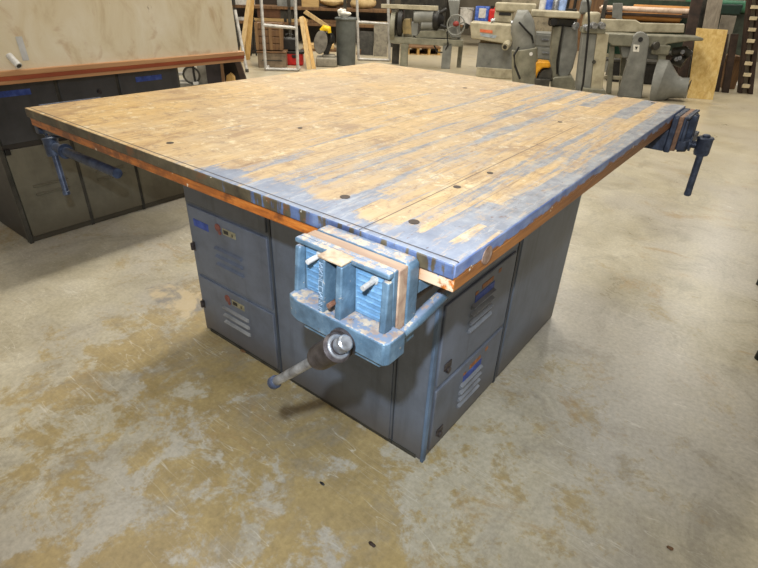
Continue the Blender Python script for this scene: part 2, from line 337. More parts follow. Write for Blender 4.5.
# ------------------------------------------------------------------ mesh helpers
class MB:
    def __init__(s): s.bm = bmesh.new()
    def box(s, x0, x1, y0, y1, z0, z1):
        vs = [s.bm.verts.new(p) for p in ((x0, y0, z0), (x1, y0, z0), (x1, y1, z0), (x0, y1, z0), (x0, y0, z1), (x1, y0, z1), (x1, y1, z1), (x0, y1, z1))]
        for f in ((0, 3, 2, 1), (4, 5, 6, 7), (0, 1, 5, 4), (1, 2, 6, 5), (2, 3, 7, 6), (3, 0, 4, 7)): s.bm.faces.new([vs[i] for i in f])
        return s
    def hexa(s, a, b):
        """two matching loops of points joined into a closed solid"""
        n = len(a); A = [s.bm.verts.new(p) for p in a]; B = [s.bm.verts.new(p) for p in b]
        s.bm.faces.new(A[::-1]); s.bm.faces.new(B)
        for i in range(n): j = (i + 1) % n; s.bm.faces.new((A[i], A[j], B[j], B[i]))
        return s
    def prism(s, pts, v0, v1, ax='y'):
        """pts: 2D loop in (x,z) swept along y (ax='y'), in (x,y) along z, or (y,z) along x"""
        f = {'y': lambda p, v: (p[0], v, p[1]), 'z': lambda p, v: (p[0], p[1], v), 'x': lambda p, v: (v, p[0], p[1])}[ax]
        return s.hexa([f(p, v0) for p in pts], [f(p, v1) for p in pts])
    def tube(s, pts, r, seg=12, r2=None, cap=True):
        pts = [Vector(p) for p in pts]; rings = []
        t0 = (pts[1] - pts[0]).normalized(); ref = Vector((0, 0, 1)) if abs(t0.z) < .9 else Vector((1, 0, 0))
        for i, p in enumerate(pts):
            t = (pts[min(i + 1, len(pts) - 1)] - pts[max(i - 1, 0)]).normalized()
            a = t.cross(ref).normalized(); b = t.cross(a).normalized()
            rr = r[i] if isinstance(r, (list, tuple)) else r
            rings.append([s.bm.verts.new(p + rr * (cos(2 * pi * k / seg) * a + sin(2 * pi * k / seg) * b)) for k in range(seg)])
        for A, B in zip(rings, rings[1:]):
            for k in range(seg): j = (k + 1) % seg; s.bm.faces.new((A[k], A[j], B[j], B[k]))
        if cap: s.bm.faces.new(rings[0][::-1]); s.bm.faces.new(rings[-1])
        return s
    def ring(s, c, n, r, t, seg=28, ts=8):
        c = Vector(c); n = Vector(n).normalized(); a = n.orthogonal().normalized(); b = n.cross(a)
        g = []
        for i in range(seg):
            d = cos(2 * pi * i / seg) * a + sin(2 * pi * i / seg) * b
            g.append([s.bm.verts.new(c + d * (r + t * cos(2 * pi * k / ts)) + n * t * sin(2 * pi * k / ts)) for k in range(ts)])
        for i in range(seg):
            A, B = g[i], g[(i + 1) % seg]
            for k in range(ts): j = (k + 1) % ts; s.bm.faces.new((A[k], A[j], B[j], B[k]))
        return s
    def blob(s, c, r, seed=0, rough=.12, sub=3):
        res = bmesh.ops.create_icosphere(s.bm, subdivisions=sub, radius=1)
        rn = random.Random(seed); k = [(rn.uniform(2, 5), rn.uniform(0, 6)) for _ in range(6)]
        for v in res['verts']:
            d = 1 + rough * (sin(k[0][0] * v.co.x + k[0][1]) + sin(k[1][0] * v.co.y + k[1][1]) + sin(k[2][0] * v.co.z + k[2][1])) / 2
            v.co = Vector((c[0] + v.co.x * r[0] * d, c[1] + v.co.y * r[1] * d, c[2] + v.co.z * r[2] * d))
        return s
    def build(s, name, mat, parent=None, bevel=0, smooth=False, inv=None, seg=2):
        if inv is not None: bmesh.ops.transform(s.bm, matrix=inv, verts=s.bm.verts)
        bmesh.ops.recalc_face_normals(s.bm, faces=s.bm.faces)
        me = bpy.data.meshes.new(name); s.bm.to_mesh(me); s.bm.free()
        mats = mat if isinstance(mat, list) else [mat]
        for m in mats: me.materials.append(m)
        o = bpy.data.objects.new(name, me); COL.objects.link(o)
        if parent: o.parent = parent
        if bevel:
            b = o.modifiers.new('bevel', 'BEVEL'); b.width = bevel; b.segments = seg; b.limit_method = 'ANGLE'; b.angle_limit = .6
            smooth = True
        if smooth:
            for p in me.polygons: p.use_smooth = True
            try: me.set_sharp_from_angle(angle=.6)
            except Exception: pass
        return o

def thing(name, label, cat, loc=(0, 0, 0), rotz=0, group=None):
    o = bpy.data.objects.new(name, None); COL.objects.link(o); o.empty_display_size = .1
    o.location = loc; o.rotation_euler = (0, 0, rotz); o['label'] = label; o['category'] = cat
    if group: o['group'] = group
    return o
def tag(o, label, cat, group=None, kind=None):
    o['label'] = label; o['category'] = cat
    if group: o['group'] = group
    if kind: o['kind'] = kind
    return o
def inv(o): return (Matrix.Translation(o.location) @ Matrix.Rotation(o.rotation_euler.z, 4, 'Z')).inverted()
def lab(o, t): o['label'] = t; return o

# ------------------------------------------------------------------ setting
f = MB().box(-16, 9, -4, 15, -.05, 0).build('floor', FLOOR); f['kind'] = 'structure'
w = MB().box(-16, 9, 14, 14.2, 0, 4.6).build('wall_back', WALLM); w['kind'] = 'structure'
w = MB().box(-16.2, -16, -4, 14.2, 0, 4.6).build('wall_left', WALLM); w['kind'] = 'structure'

# ------------------------------------------------------------------ main workbench
H = .84; L1, L2 = 1.4253, 1.6023; TH = .049
X0, X1, Y0, Y1 = -1.2093, -.1981, .3216, 1.294
wb = thing('workbench', 'big square workbench with scarred butcher block top streaked with blue paint, on slate grey lockers', 'workbench', (OX, OY, 0))
WI = inv(wb)
top = MB().box(-L1, 0, 0, L2, H - .026, H).build('tabletop', [TOP, FEDGE, REDGE], wb, .0035, inv=WI)
for p in top.data.polygons:
    if p.normal.y < -.5 or p.normal.x < -.5: p.material_index = 1
    elif p.normal.x > .5: p.material_index = 2
und = MB().box(-L1 + .006, -.0015, .006, L2 - .005, H - TH, H - .026).build('under_layer', [UNDER, REDGE], wb, .002, inv=WI)
lab(und, 'orange stained lower layer of the tabletop')
for p in und.data.polygons:
    if p.normal.x > .5: p.material_index = 1
# dowel plugs let into the top and the right edge
for (px, py, r) in ((345, 197, .011), (414, 222, .011), (457, 187, .009), (490, 173, .008), (170, 143, .010), (465, 88, .010), (620, 97, .010), (653, 103, .009), (300, 128, .008), (560, 122, .008)):
    q = atz(px, py, H)
    MB().tube([(q.x, q.y, H - .004), (q.x, q.y, H + .0008)], r * .86, 16).build('plug', DBROWN, top, inv=WI)
q = atx(487, 255, 0)
MB().tube([(-.004, q.y, q.z), (.0012, q.y, q.z)], .0155, 20).build('plug', worn('pale_plug', (132, 106, 90), (96, 70, 54), (164, 144, 130), 60), top, inv=WI)

# locker base
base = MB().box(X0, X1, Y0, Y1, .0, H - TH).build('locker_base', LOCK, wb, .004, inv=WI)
MB().box(X0 + .03, X1 - .02, Y0 - .003, Y1 + .004, 0, .012).build('plinth', MACHD, base, inv=WI)
for xx in (-.782, -.305):
    hw_ = .004 if xx < -.5 else .0015
    MB().box(xx - hw_, xx + hw_, Y0 - .003, Y0 + .004, .0, H - TH).build('frame_seam', worn('seam_slate', (62, 68, 76), (46, 50, 56)), base, inv=WI)
MB().box(X1 - .004, X1 + .003, .760, .772, .0, H - TH).build('frame_seam', worn('seam_slate', (62, 68, 76), (46, 50, 56)), base, inv=WI)
def louvers(mb, face, a0, a1, z0, n=3, pitch=.030):
    """pressed vents; face: ('y', y, sign) or ('x', x, sign)"""
    ax, pos, sg = face
    for k in range(n):
        z = z0 + k * pitch; o = .010 * sg
        pts = [(pos, z + .006), (pos + o, z + .001), (pos + o, z - .002), (pos, z - .007)]
        mb.prism(pts, a0, a1, 'x' if ax == 'y' else 'z') if ax == 'y' else mb.hexa([(p[0], a0, p[1]) for p in pts], [(p[0], a1, p[1]) for p in pts])
    return mb
tiers = [(.022, .246), (.262, .518), (.534, .772)]
for i, (z0, z1) in enumerate(tiers):
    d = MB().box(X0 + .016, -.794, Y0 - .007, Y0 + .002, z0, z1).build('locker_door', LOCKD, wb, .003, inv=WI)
    ctr = (.135, .372, .64)[i]
    lv = louvers(MB(), ('y', Y0 - .007, -1), -1.058, -.922, ctr - .03, 3, .030).build('louver_vents', worn('louver_grey', (142, 142, 140), (108, 108, 106)) if i == 0 else LOCKD, d, inv=WI)
    zp = (.208, .478, .735)[i]
    pl = MB().box(-1.005, -.94, Y0 - .0095, Y0 - .006, zp - .011, zp + .011).build('number_plate', PLATE, d, .001, inv=WI)
    lab(pl, 'small brass number plate')
    mk = MB()
    mk.box(-.998, -.975, Y0 - .0102, Y0 - .009, zp - .006, zp + .007); mk.box(-.957, -.953, Y0 - .0102, Y0 - .009, zp - .006, zp + .004)
    mk.build('plate_marks', BLACK, d, inv=WI)
    em = MB().tube([(-1.03, Y0 - .0095, zp + .004), (-1.03, Y0 - .0065, zp + .004)], .014, 14).tube([(-1.022, Y0 - .0098, zp - .012), (-1.022, Y0 - .0066, zp - .012)], .007, 10)
    lab(em.build('red_emblem', worn('faded_red_sticker', (122, 68, 60), (88, 62, 60), (146, 88, 76), 70), d, inv=WI), 'faded red round sticker')
    if i == 1:
        t = MB().box(-1.165, -1.085, Y0 - .0082, Y0 - .0065, .450, .476).build('tape_strip', BLUETAPE, d, inv=WI); lab(t, 'strip of blue masking tape')
    h = MB().tube([(X0 + .02, Y0 - .012, z0 + .09), (X0 + .02, Y0 - .012, z0 + .115)], .007, 10).box(X0 + .014, X0 + .03, Y0 - .008, Y0, z0 + .085, z0 + .12)
    h.build('latch', DSTEEL, d, .001, inv=WI)
# right face: three stacked doors then a plain panel
for i, (z0, z1) in enumerate(tiers):
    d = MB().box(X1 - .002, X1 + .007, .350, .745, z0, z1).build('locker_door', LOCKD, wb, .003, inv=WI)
    ctr = (.130, .405, .64)[i]
    lv = louvers(MB(), ('x', X1 + .007, 1), .486, .612, ctr - .034, 4, .026).build('louver_vents', worn('louver_dusty', (118, 122, 128), (90, 92, 96)), d, inv=WI)
    t = MB().box(X1 + .0068, X1 + .0082, .502, .612, ctr + .050, ctr + .072).build('tape_strip', BLUETAPE, d, .0005, inv=WI); lab(t, 'smear of blue paint above the vents')
    rs = MB().box(X1 + .0068, X1 + .008, .535, .60, ctr + .078, ctr + .092).box(X1 + .0068, X1 + .008, .50, .515, ctr + .074, ctr + .084).box(X1 + .0068, X1 + .008, .63, .645, ctr + .088, ctr + .1)
    lab(rs.build('rust_mark', worn('orange_rust', (150, 96, 54), (96, 78, 66), (176, 120, 70), 60), d, inv=WI), 'orange rust mark')
    bp = MB().tube([(X1 + .004, .395, z0 + .035), (X1 + .014, .395, z0 + .035)], .010, 12).box(X1 + .005, X1 + .010, .375, .41, z0 + .04, z0 + .062)
    bp.build('latch', DSTEEL, d, .001, inv=WI)
MB().box(X1 - .002, X1 + .004, .785, Y1 - .012, .012, H - TH - .01).build('side_panel', LOCK, wb, .002, inv=WI)
MB().box(-.772, -.315, Y0 - .004, Y0 + .002, .012, H - TH - .01).build('front_panel', LOCK, wb, .002, inv=WI)
MB().box(X1 - .004, X1 + .006, Y0 - .005, Y0 + .012, .0, H - TH).build('corner_post', worn('scraped_blue_post', (92, 112, 136), (66, 80, 98)), wb, .002, inv=WI)
MB().box(X1 + .002, X1 + .016, .36, .78, .762, .774).build('rain_lip', LOCKD, wb, .002, inv=WI)

# ------------------------------------------------------------------ vises
def make_vise(label, loc, rotz, hub, barA, barB, main=False, paint=None, jaw=None, open_=0, sy=1, sz=1, sr=.0125, deep=.13, hoff=.018, hr=1.12, brr=.0082):
    t = thing('bench_vise', label, 'vise', loc, rotz, 'woodworking vises on the square bench')
    P = paint or VISE; J = jaw or JAWWOOD; o = -open_; SM = Matrix.Diagonal((1, sy, sz, 1))
    rj = MB()
    rj.prism([(-.095, -.160), (.085, -.160), (.095, -.150), (.095, -.016), (.088, -.008), (-.088, -.008), (-.095, -.016)], -.028, -.0005)
    rj.build('rear_jaw', P, t, .003, inv=SM)
    br = MB()
    br.hexa([(-.085, 0, -.078), (.088, 0, -.078), (.104, .09, -.064), (-.085, .11, -.064)], [(-.085, 0, -.052), (.088, 0, -.052), (.104, .09, -.052), (-.085, .11, -.052)])
    br.box(-.03, .03, 0, .14, -.145, -.06); br.box(-.092, -.070, 0, .12, -.145, -.055)
    br.build('mounting_bracket', P, t, .003, inv=Matrix.Translation((0, 0, -.052 * (1 - sz))) @ Matrix.Diagonal((1, 1, sz, 1)))
    fa = MB().box(-.093, .093, -.050 + o, -.028 + o, -.150, -.010)
    lab(fa.build('jaw_facing', J, t, .002, inv=SM), 'bare wooden jaw facing')
    fj = MB()
    # back plate, outer rim, bottom flange, twin centre ribs
    fj.box(-.094, .092, -.062 + o, -.050 + o, -.140, -.008)
    fj.box(-.094, .092, -.073 + o, -.060 + o, -.017, -.008)
    fj.hexa([(-.094, -.073 + o, -.022), (-.084, -.073 + o, -.022), (-.080, -.062 + o, -.022), (-.094, -.062 + o, -.022)], [(-.096, -.080 + o, -.105), (-.088, -.080 + o, -.105), (-.084, -.062 + o, -.105), (-.096, -.062 + o, -.105)])
    fj.hexa([(.076, -.062 + o, -.022), (.080, -.073 + o, -.022), (.092, -.073 + o, -.022), (.092, -.062 + o, -.022)], [(.078, -.062 + o, -.105), (.083, -.082 + o, -.105), (.094, -.082 + o, -.105), (.094, -.062 + o, -.105)])
    fj.prism([(-.098, -.055 + o), (-.094, -.092 + o), (-.070, -.100 + o), (.108, -.102 + o), (.114, -.094 + o), (.114, -.055 + o)], -.142, -.102, 'z')
    fj.prism([(-.082, -.058 + o), (-.06, -.094 + o), (.098, -.095 + o), (.100, -.058 + o)], -.154, -.140, 'z')
    for a, b in ((-.024, -.012), (.010, .022)):
        fj.hexa([(a, -.060 + o, -.012), (a, -.092 + o, -.014), (b, -.092 + o, -.014), (b, -.060 + o, -.012)], [(a, -.060 + o, -.112), (a, -.098 + o, -.112), (b, -.098 + o, -.112), (b, -.060 + o, -.112)])
    fjo = fj.build('front_jaw', P, t, .0025, inv=SM)
    if main:
        cp = MB().box(-.025, .023, -.094 + o, -.062 + o, -.012, -.0075).build('slide_cap', worn('bare_tan_metal', (172, 150, 124), (120, 96, 78), (196, 180, 156), 50), fjo, .0015)
        for sx0, sx1 in ((-.080, -.026), (.024, .078)):
            rb = MB(); rb.box(sx0, sx1, -.0632, -.061, -.1, -.020)
            for k in range(7):
                z = -.030 - k * .0105
                rb.prism([(-.061, z - .0025), (-.0660, z), (-.061, z + .0025)], sx0 + .004, sx1 - .004, 'x')
            rb.build('raised_ridges', worn('light_blue_ridges', (92, 128, 158), (74, 104, 132), (120, 152, 178), 60), fjo)
        # worn raised characters down the left rib, long since painted over
        ch = MB(); rn = random.Random(4)
        for k in range(9):
            z = -.020 - k * .0098; xs = -.0225
            for (a, b) in rn.choice([((0, 1), (1, 2), (2, 3)), ((0, 1), (2, 3), (0, 3)), ((0, 3), (1, 2), (0, 1)), ((0, 2), (1, 3), (0, 1))]):
                g4 = [(xs, z), (xs + .008, z), (xs, z - .007), (xs + .008, z - .007)]
                yy = -.0925 - (-z - .014) * .06
                ch.tube([(g4[a][0], yy, g4[a][1]), (g4[b][0], yy, g4[b][1])], .0007, 5)
        ch.build('raised_lettering', worn('lettering_grey_blue', (140, 156, 172), (96, 112, 130)), fjo)
        for (px, py) in ((312, 260), (367, 286), (332, 304)):
            k = 0 if px != 332 else 1
            q = inv(t) @ aty(px, py, -.082 if not k else -.10)
            bo = MB().tube([(q.x, -.060, q.z + .002), (q.x, -.092 - .016 * k, q.z)], .0042, 10).tube([(q.x, -.060, q.z + .002), (q.x, -.066, q.z + .002)], .007, 8)
            bo.build('bolt', WFRAME if not k else RUST, fjo, smooth=True)
    # guide rods, screw, handle
    for sx in (-.072, .096):
        MB().tube([(sx, -.085 * sy, -.128 * sz), (sx, -.03 * sy, -.122 * sz), (sx, .0, -.118 * sz), (sx, .085, -.104 * sz), (sx, .09, -.104 * sz)], [.0085, .0085, .011, .011, .007], 14).build('guide_rod', GUN if not main else P, t, smooth=True)
    hb = Vector(hub); a = Vector(barA); b = Vector(barB); d = (b - a).normalized()
    MB().tube([(hb.x, -.10 * sy, hb.z), (hb.x, -.108 * sy, hb.z)], .024, 20).tube([(hb.x, deep, hb.z), tuple(hb)], sr, 16).build('screw', DSTEEL if main else P, t, smooth=True)
    hd = MB(); h0 = a + d * hoff; L = .060
    hd.tube([h0, h0 + d * .004, h0 + d * .008, h0 + d * (L - .008), h0 + d * L], [.0175 * hr, .0205 * hr, .0185 * hr, .0185 * hr, .0165 * hr], 22)
    ho = hd.build('handle_hub', DSTEEL if main else P, t, smooth=True)
    if main:
        MB().ring(h0 + d * .001, d, .0155, .0035).build('collar', STEEL, ho, smooth=True)
    MB().tube([a + d * .004, b], brr, 16).build('handle_bar', STEEL if main else GUN, t, smooth=True)
    MB().tube([a - d * .004, a - d * .002, a + d * .012, a + d * .016], [.0095, .012, .0125, .0105], 16).build('handle_end', STEEL if main else GUN, t, smooth=True)
    MB().tube([b - d * .006, b - d * .003, b + d * .006, b + d * .009], [.0095, .0118, .0118, .009], 16).build('handle_end', GUN, t, smooth=True)
    return t
yb = -.135; mv = (-.152, 0, H)
tmp = lambda px, py, y: Vector(aty(px, py, y)) - Vector(mv)
A = tmp(345, 343, yb); B = tmp(275, 382, yb); hubm = A + (B - A).normalized() * .046
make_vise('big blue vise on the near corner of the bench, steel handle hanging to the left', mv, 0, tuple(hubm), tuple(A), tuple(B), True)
# far right corner: outward is +x
vr = Vector((0, 1.508, H)); RI = (Matrix.Translation(vr) @ Matrix.Rotation(pi / 2, 4, 'Z')).inverted()
A = RI @ Vector((.106, 1.47, .776)); B = RI @ Vector((.110, 1.475, .575))
make_vise('dark vise at the far right corner of the square bench, handle hanging straight down', tuple(vr), pi / 2, (A.x, A.y, A.z - .034), tuple(A), tuple(B), False, VISED, JAWDK, 0, .66, .80, .0125, .13, .004, 1.3, .0112)
# left edge: outward is -x
vl = Vector((-L1, .145, H)); LI = (Matrix.Translation(vl) @ Matrix.Rotation(-pi / 2, 4, 'Z')).inverted()
A = LI @ Vector((-1.585, .10, .712)); B = LI @ Vector((-1.535, .085, .535))
make_vise('dark blue vise under the left corner of the square bench, mostly hidden by the top', tuple(vl), -pi / 2, (A.x, A.y, A.z - .03), tuple(A), tuple(B), False, VISED, JAWDK, 0, .6, .62, .0145, .26, .004, 1.25, .010)

# ------------------------------------------------------------------ second bench on the left
wb2 = thing('workbench', 'second workbench at the left edge, dark lockers with a plywood sheet standing on top', 'workbench', (-2.95, .67, 0)); WI2 = inv(wb2)
bx0, bx1, by0, by1 = -3.43, -2.48, .195, 1.165
b2 = MB().box(bx0, bx1, by0, by1, 0, .792).build('locker_base', LOCK2, wb2, .004, inv=WI2)
MB().box(bx0 + .01, bx1 - .012, by0 - .003, by0 + .004, .01, .785).build('side_panel', LOCK2S, wb2, .002, inv=WI2)
MB().box(bx1 - .02, bx1 + .012, by0 - .006, by0 + .012, 0, .792).build('corner_post', MACHD, wb2, .002, inv=WI2)
cols = [(.212, .500), (.516, .796), (.812, 1.15)]
for ci, (a, b) in enumerate(cols):
    for ti, (z0, z1) in enumerate(((.03, .462), (.486, .775))):
        mt = LOCK2D if ti == 0 else m_locker('shaded_upper_door%d' % ci, (70, 70, 72), (64, 60, 56), 6)  # upper doors: shade under the top's overhang painted into their darker colour
        d = MB().box(bx1 - .002, bx1 + .009, a, b, z0, z1).build('locker_door', mt, wb2, .003, inv=WI2)
        if ti == 0:
            louvers(MB(), ('x', bx1 + .009, 1), a + .07, b - .06, .235, 2, .042).build('louver_vents', LOCK2D, d, inv=WI2)
        elif ci != 1:
            t = MB().box(bx1 + .0085, bx1 + .0105, a + .03 + .03 * ci, a + .18 + .03 * ci, .690, .715).build('tape_strip', BLUETAPE, d, inv=WI2); lab(t, 'strip of blue masking tape')
        if ci == 1 and ti == 1: MB().tube([(bx1 + .008, .70, .665), (bx1 + .014, .70, .665)], .011, 14).build('latch', DSTEEL, d, inv=WI2)
        if ci == 0: MB().box(bx1 + .005, bx1 + .018, a + .0, a + .022, z1 - .02, z1 + .005).build('hinge', BLACK, d, .002, inv=WI2)
MB().box(bx1 - .02, bx1 + .004, .500, .516, 0, .79).build('frame_seam', MACHD, b2, inv=WI2)
MB().box(bx1 - .02, bx1 + .004, .796, .812, 0, .79).build('frame_seam', MACHD, b2, inv=WI2)
MB().box(bx1 - .004, bx1 + .004, by0, by1, .462, .486).build('door_divider', LOCK2S, b2, inv=WI2)
T2 = wood('bench_edge_tan', (206, 156, 108), (166, 116, 74), 1); T2R = wood('bench_edge_red', (176, 84, 44), (128, 58, 30), 1)
t2 = MB().box(-3.72, -2.13, -.03, 1.362, .822, .842).build('tabletop', T2, wb2, .003, inv=WI2)
MB().box(-3.715, -2.133, -.028, 1.36, .806, .822).build('edge_band', T2R, wb2, .001, inv=WI2)
MB().box(-3.71, -2.137, -.026, 1.358, .792, .806).build('edge_band', T2, wb2, .001, inv=WI2)
# plywood sheet standing on it
ps = thing('plywood_sheet', 'wide pale plywood sheet standing upright on the second bench at left', 'plywood', (-2.165, .70, .842))
MB().hexa([(0, -.62, 0), (.018, -.62, 0), (.018, .635, 0), (0, .635, 0)], [(-.09, -.62, 1.25), (-.072, -.62, 1.25), (-.072, .635, 1.25), (-.09, .635, 1.25)]).build('sheet', PLY, ps)
q = aty(45, 43, .29); dz = q.z - .842
MB().hexa([(.0185, -.415, .03), (.0195, -.415, .03), (.0195, -.392, .03), (.0185, -.392, .03)], [(.0125, -.415, .115), (.0135, -.415, .115), (.0135, -.392, .115), (.0125, -.392, .115)]).build('tape_strip', WHITE, ps)
p1 = atx(19, 66, -2.112); p0 = atx(9, 55.5, -2.153); p1.z = max(p1.z, .857)
pt = thing('plastic_pipe', 'short white plastic pipe lying in front of the plywood sheet', 'pipe', (p1.x, p1.y, p1.z)); dd = p0 - p1
MB().tube([(0, 0, 0), dd * .5, dd], .013, 16).build('pipe', WHITE, pt, smooth=True)
MB().tube([dd * -.001, dd * -.02], .009, 14).build('bore', MACHD, pt)

# ------------------------------------------------------------------ background helpers
class Fr:
    """a vertical working plane through P turned by ang about z; u right, v back, z up"""
    def __init__(s, name, label, cat, P, ang=.45, group=None):
        s.P = Vector((P[0], P[1], 0)); s.ang = ang; s.e = (cos(ang), sin(ang)); s.b = (-sin(ang), cos(ang))
        s.t = thing(name, label, cat, (P[0], P[1], 0), ang, group)
    def q(s, px, py, v=0):
        p = (s.P.x + s.b[0] * v, s.P.y + s.b[1] * v, 0)
        h = atpl(px, py, p, (s.b[0], s.b[1], 0)) - s.P
        return h.x * s.e[0] + h.y * s.e[1], h.z
    def box(s, mb, x0, y0, x1, y1, v0=0, d=.1, ground=False):
        """block whose front face spans these view rows and columns at distance v0 behind the plane"""
        cy = (y0 + y1) / 2; cx = (x0 + x1) / 2
        u0 = s.q(x0, cy, v0)[0]; u1 = s.q(x1, cy, v0)[0]; z1 = s.q(cx, y0, v0)[1]; z0 = 0 if ground else max(0, s.q(cx, y1, v0)[1])
        mb.box(u0, u1, v0, v0 + d, z0, z1); return mb
    def poly(s, mb, pts, v0=0, d=.1, ground=False):
        l = [s.q(x, y, v0) for x, y in pts]; l = [(a, max(0, b)) for a, b in l]
        mb.prism(l, v0, v0 + d); return mb
    def p3(s, px, py, v=0):
        u, z = s.q(px, py, v); return Vector((u, v, max(z, 0)))
    def tube(s, mb, pts, r, v=0, seg=10, **k):
        mb.tube([s.p3(p[0], p[1], p[2] if len(p) > 2 else v) for p in pts], r, seg, **k); return mb
    def mk(s, name, mb, mat, bevel=.006, parent=None, smooth=False): return mb.build(name, mat, parent or s.t, bevel, smooth)
def ground(px, py): return atz(px, py, 0)
def on_ray(px, py, y): return aty(px, py, y)

# ---- lathe
k = Fr('wood_lathe', 'grey wood lathe on iron legs with a handwheel, behind the middle of the bench', 'lathe', ground(430, 68), .5)
m = MB(); k.box(m, 390, 38.5, 463, 45, 0, .30); k.poly(m, [(393, 38), (398, 33), (412, 34), (414, 38)], .05, .2); k.poly(m, [(416, 38), (420, 31), (446, 30), (452, 38)], .05, .2); k.mk('bed', m, MACH)
for (a, b, v) in ((400.5, 408, 0), (392, 399, .26)): m = MB(); k.box(m, a, 44, b, 64, v, .05, True); k.mk('leg', m, MACH if v == 0 else MACHD)
for (a, b, v) in ((442, 451, 0), (457.5, 462, .26)): m = MB(); k.box(m, a, 43, b, 69, v, .06, True); k.mk('leg', m, MACHB if v == 0 else MACH)
m = MB(); u, z = k.q(400, 23, .1); m.tube([(u - .03, .15, z), (u + .05, .15, z)], .22, 28); k.mk('faceplate', m, BLACK, .01)
m = MB(); u, z = k.q(394, 27, .1); m.tube([(u - .05, .15, z), (u + .03, .15, z)], .235, 28); k.mk('belt_guard', m, MACH, .01)
m = MB(); k.poly(m, [(403, 38), (402, 24), (404, 19), (410, 19), (413, 38)], .05, .22); k.mk('headstock', m, worn('ochre_grey', (142, 124, 84), (96, 88, 70)), .01)
m = MB(); k.box(m, 411, 22, 418, 36, .05, .2); k.mk('headstock_cover', m, MACHB, .01)
m = MB(); k.tube(m, [(414, 17, .1), (436, 16, .1)], .10, seg=20); k.tube(m, [(421, 25, .1), (436, 25, .1)], .075, seg=20); k.mk('motor', m, MACHB, .01)
m = MB(); k.tube(m, [(433, 20, .08), (436, 20, .08), (438, 20, .08), (444, 21, .08)], [.13, .15, .15, .06], seg=20); k.tube(m, [(438, 14, .02), (447, 9, .02)], .03); k.tube(m, [(440, 25, .0), (446, 28, .0)], .03); k.mk('chuck', m, BLACK, .01)
m = MB(); k.poly(m, [(381, 4), (438, 6), (438, 11), (381, 8)], .02, .12); k.mk('overarm', m, MACHL)
m = MB(); k.poly(m, [(447, 38), (450, 14), (448, 0), (460, 0), (458, 14), (461, 38)], .08, .2); k.mk('tailstock', m, MACHB, .015)
u, z = k.q(456, 25, 0); hw = MB().ring((u, -.03, z), (.25, 1, 0), .145, .012)
for a in range(4): hw.tube([(u, -.03, z), (u + .145 * cos(a * pi / 2 + .4), -.03 - .036 * cos(a * pi / 2 + .4), z + .145 * sin(a * pi / 2 + .4))], .010, 8)
ho = k.mk('handwheel', hw, MACHB, 0, smooth=True); m = MB().blob((u, -.04, z + .02), (.045, .04, .04)); k.mk('hub', m, worn('dull_red', (140, 52, 46), (96, 38, 34)), 0, ho, True)
m = MB(); k.tube(m, [(463, 27, -.02), (467, 26, -.04), (468, 24, -.04)], [.02, .05, .045]); k.mk('lever_knob', m, BLACK, 0, smooth=True)
m = MB(); k.tube(m, [(434, 45, .05), (437, 52, .05), (444, 52.5, .02), (448, 45, -.01), (447, 32, -.02)], .012); k.mk('power_lead', m, CORDM, 0, smooth=True)
# pallet behind the lathe
k = Fr('wooden_pallet', 'low wooden pallet on the floor behind the lathe legs', 'pallet', ground(424, 55), .75)
m = MB(); k.box(m, 405, 54.5, 441, 57, 0, .9); k.mk('deck_board', m, TANX)
for a in (407, 417, 428, 438): m = MB(); k.box(m, a, 47.5, a + 2.5, 55, .02, .8); k.mk('block', m, TAN2)
m = MB(); k.box(m, 405, 46.5, 441, 48.5, 0, .9); k.mk('deck_board', m, MBROWN)

# ---- cream planer with dust hood
k = Fr('planer', 'cream and grey planer with an orange decal, right of the lathe', 'woodworking machine', ground(497, 79), .42)
m = MB(); k.box(m, 477, 44, 520, 69, .08, .5); k.mk('cabinet', m, MACHB, .01)
m = MB(); k.box(m, 476, 68.5, 521, 79, .05, .56, True); k.mk('plinth', m, MACHL, .01)
m = MB(); k.poly(m, [(470, 22), (519, 26), (518, 34), (508, 45), (500, 43), (471, 38.5)], 0, .5); k.mk('table', m, MACHL, .015)
m = MB(); k.poly(m, [(480, 29), (492.5, 30.5), (492.5, 33.5), (480, 32)], -.006, .01); lab(k.mk('decal', m, ORANGE, 0), 'orange decal')
m = MB(); k.poly(m, [(480, 33), (497, 35.5), (495, 38.5), (481, 36)], -.006, .01); lab(k.mk('decal', m, worn('pale_blue_decal', (158, 168, 176)), 0), 'pale blue decal')
m = MB(); k.tube(m, [(508, 43, .05), (505, 47, -.1)], [.06, .05], seg=16); k.mk('outlet_pipe', m, MACHL, .004); m = MB(); k.tube(m, [(505, 47, -.1), (504.8, 47.3, -.108)], .03, seg=14); k.mk('bore', m, BLACK, 0)
m = MB(); k.box(m, 480, 40, 503, 46, .1, .4); k.mk('under_frame', m, worn('dark_ochre', (96, 78, 48), (60, 50, 36)), .01)
m = MB(); k.box(m, 495, 3, 536, 12, .45, .3); k.box(m, 494, 11, 513, 23, .5, .2); k.mk('fence', m, MACHL, .02)
m = MB(); k.box(m, 499, 12.5, 511, 15.5, .49, .02); k.mk('slot', m, BLACK, 0)
for (a, c) in ((492, 23), (512, 25)): m = MB(); k.tube(m, [(a - 1, c - 2, .1), (a + 3, c - 3, .1)], .03); k.mk('adjuster', m, STEEL, 0, smooth=True)
k = Fr('dust_hood', 'grey domed dust collector pipe with elbow, right end of the cream planer', 'dust collector', ground(525, 92), .42)
m = MB(); k.tube(m, [(524.5, 92, .1), (524.5, 48.5, .1)], .165, seg=24); k.mk('drum', m, MACH, .01)
pr = [(524, 49), (524, 41), (523.5, 33), (522, 26), (519.5, 21), (514, 19)]
m = MB(); k.tube(m, [(x, y, .1) for x, y in pr], [.135, .145, .15, .155, .155, .11], seg=24); k.mk('elbow', m, MACHB, 0, smooth=True)
